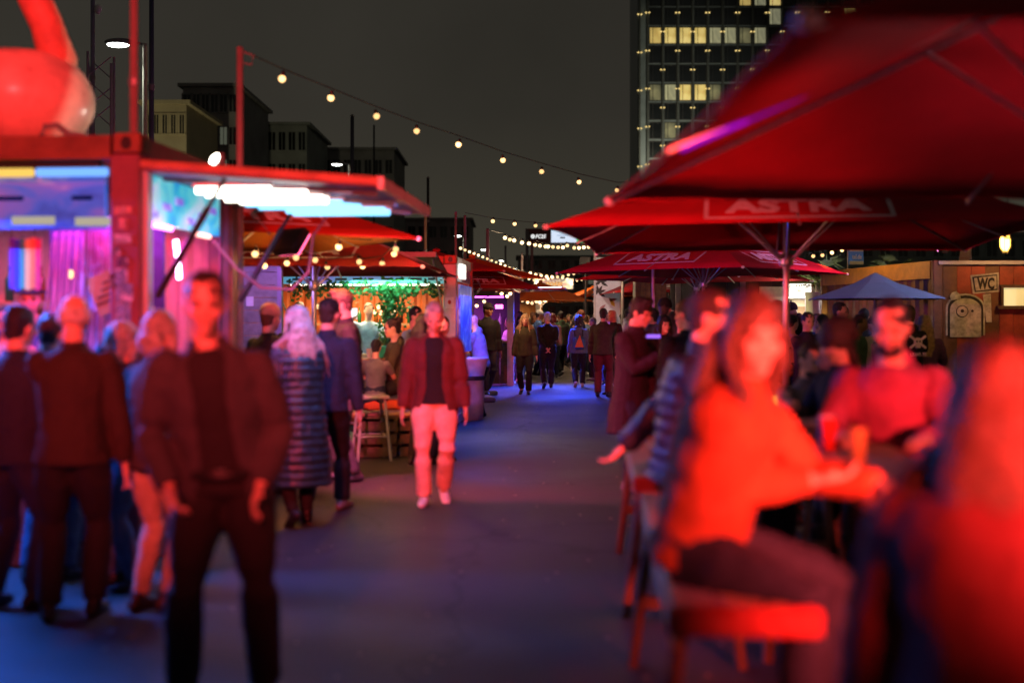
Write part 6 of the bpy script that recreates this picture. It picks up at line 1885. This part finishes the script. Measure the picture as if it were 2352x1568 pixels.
# background right
bgr = [(1773, 17.5, 1.80, -30, 'shirt', 'light blue', ('short', 'black'), 'man in pale shirt left of the white lit stall, behind the parasol pole'),
       (1815, 18.2, 1.70, 120, 'shirt', 'cream', ('short', 'black'), 'dark haired person in cream top facing the white lit stall'),
       (1834, 21.0, 1.74, 160, 'jacket', 'light blue', ('short', 'dark brown'), 'person in light blue jacket queuing at the white lit stall'),
       (1850, 15.6, 1.72, 25, 'jacket', 'navy', ('short', 'black'), 'man in navy jacket with chest badge in front of the white lit stall'),
       (1872, 19.5, 1.72, 40, 'shirt', 'blue', ('short', 'blond'), 'blond man in blue shirt before the white lit stall'),
       (1893, 16.6, 1.70, 190, 'hoodie', 'black', ('short', 'black'), 'person in black hooded top from behind with round back print'),
       (1921, 17.6, 1.88, 60, 'jacket', 'black', ('short', 'dark brown'), 'tall man in black looking right, left of the grey blue parasol pole'),
       (1986, 18.4, 1.80, 180, 'jacket', 'dark grey', ('short', 'dark brown'), 'person from behind under the grey blue parasol'),
       (2090, 15.2, 1.80, 195, 'hoodie', 'black', ('cap', 'brown', 'brown'), 'man in cap and black top with skull back print near the rusty container'),
       (2125, 15.4, 1.68, 170, 'jacket', 'purple', ('long', 'blond'), 'woman with long fair hair beside the skull print man'),
       (1642, 16.5, 1.70, 10, 'jacket', 'black', ('short', 'dark brown'), 'pale faced man looking out behind the tousled hair of the orange jacket'),
       (1520, 15.5, 1.68, 30, 'jacket', 'black', ('long', 'black'), 'dark haired woman between the purple dark jacket and the cropped man'),
       (1545, 17.0, 1.72, 160, 'jacket', 'black', ('short', 'black'), 'dark clad person behind the cropped man at the high table'),
       (1700, 18.0, 1.66, -40, 'jacket', 'dark grey', ('short', 'brown'), 'person in dark grey jacket hidden behind the orange jacket and pole')]
for (px, d, h, f, tk, tcv, hr, lab) in bgr:
    x, y = at(px, d)
    t = person(lab, x, y, f, h, 'stand', (random.choice(['drink', 'fold', 'down']), random.choice(['down', 'pocket'])), (tk, tcv), ('jeans', random.choice(['black', 'navy', 'dark grey'])), hr, lod=1 if d < 18 else 2, hyaw=random.uniform(-15, 15))
    if 'skull' in lab and 'man in cap' in lab:
        O = Vector((0, -.175, 1.32))
        mw = mat('white back print', (.6, .58, .58), .7, var=.1); Ux, Vx = (-1, 0, 0), (0, 0, 1)
        b = MB(); b.prism([(.055 * math.cos(q * PI / 6), .05 * math.sin(q * PI / 6) + .01) for q in range(12)], .02, O, Ux, Vx); b.prism([(-.03, -.07), (.03, -.07), (.034, -.02), (-.034, -.02)], .02, O, Ux, Vx)
        for s in (-1, 1):
            b.prism([(-.12 * s, .07), (-.105 * s, .09), (.12 * s, -.06), (.105 * s, -.08)], .018, O, Ux, Vx)
        b.build('skull_print', mw, t)
        b = MB()
        for s in (-1, 1): b.prism([(s * .022 + .014 * math.cos(q), .012 + .014 * math.sin(q)) for q in (0, 1, 2, 3, 4, 5)], .026, O, Ux, Vx)
        b.build('skull_eyes', M_BLACK, t)
        lettering('printed_lettering', 'ST. PAULI', mw, t, (0, -.19, 1.17), Ux, Vx, .22, .045)
# far crowd
rc = random.Random(44)
crowd_used = set()
TOPS = [('jacket', 'black'), ('jacket', 'navy'), ('jacket', 'dark grey'), ('hoodie', 'grey'), ('jacket', 'olive'), ('coat', 'black'), ('coat', 'brown'), ('jacket', 'beige'), ('hoodie', 'white'), ('jacket', 'denim'), ('hoodie', 'dark red'), ('jacket', 'brown'), ('coat', 'dark grey'), ('jacket', 'blue'), ('hoodie', 'green'), ('shirt', 'white')]
HRS = [('short', 'black'), ('short', 'dark brown'), ('long', 'blond'), ('long', 'dark brown'), ('short', 'grey'), ('bald', 'grey'), ('curly', 'brown'), ('beanie', 'brown', 'black'), ('cap', 'brown', 'white'), ('bun', 'brown'), ('pony', 'dark brown'), ('short', 'blond'), ('cap', 'brown', 'dark grey'), ('bob', 'red')]
HW = {'short': 'short {} hair', 'long': 'long {} hair', 'bald': 'a bald head', 'curly': 'curly {} hair', 'beanie': 'a {} knitted cap', 'cap': 'a {} peaked cap', 'bun': '{} hair in a bun', 'pony': 'a {} ponytail', 'bob': 'bobbed {} hair'}
KW = {'jacket': 'jacket', 'hoodie': 'hooded top', 'coat': 'long coat', 'shirt': 'shirt'}
spots = []
for i in range(150):
    for tr in range(60):
        d = 29 + 33 * rc.random() ** 1.3 if i < 108 else rc.uniform(13.5, 29)
        px = rc.uniform(1090, 1440) if i < 108 else rc.choice([rc.uniform(1500, 1710), rc.uniform(1730, 2130)])
        if i < 108 and 1190 < px < 1365 and d < 33: continue
        x, y = at(px, d)
        if i < 108 and x < -.1 + .04 * (d - 30): continue
        if i >= 108 and px > 2050 and d > 17: continue
        if all((x - a) ** 2 + (y - b) ** 2 > .36 for a, b in spots): break
    else: continue
    spots.append((x, y))
    for tr in range(99):
        tp = rc.choice(TOPS); hr = rc.choice(HRS); fc = rc.choice([('facing the camera', rc.uniform(-30, 30)), ('from behind', rc.uniform(150, 210)), ('facing right', rc.uniform(60, 120)), ('facing left', rc.uniform(-120, -60))])
        key = (tp, hr, fc[0])
        if key not in crowd_used: break
    crowd_used.add(key)
    hw = HW[hr[0]].format(hr[2] if len(hr) > 2 else hr[1])
    where = 'lane crowd' if i < 108 else 'right crowd'
    person(f'person, {tp[1]} {KW[tp[0]]} and {hw}, {fc[0]}, {where}', x, y, fc[1], rc.uniform(1.6, 1.92), 'stand' if rc.random() < .6 else 'walk', (rc.choice(['down', 'drink', 'fold', 'pocket', 'phone']), rc.choice(['down', 'pocket', 'fwd'])), tp, ('jeans', rc.choice(['black', 'navy', 'denim', 'dark grey'])), hr, skin=rc.choice(['fair', 'fair', 'tan', 'brown']), shoes=rc.choice(['black', 'white', 'grey']), lod=2, female=hr[0] in ('long', 'bun', 'pony', 'bob'), group='people in the crowd', step=.18)
bake_organic()
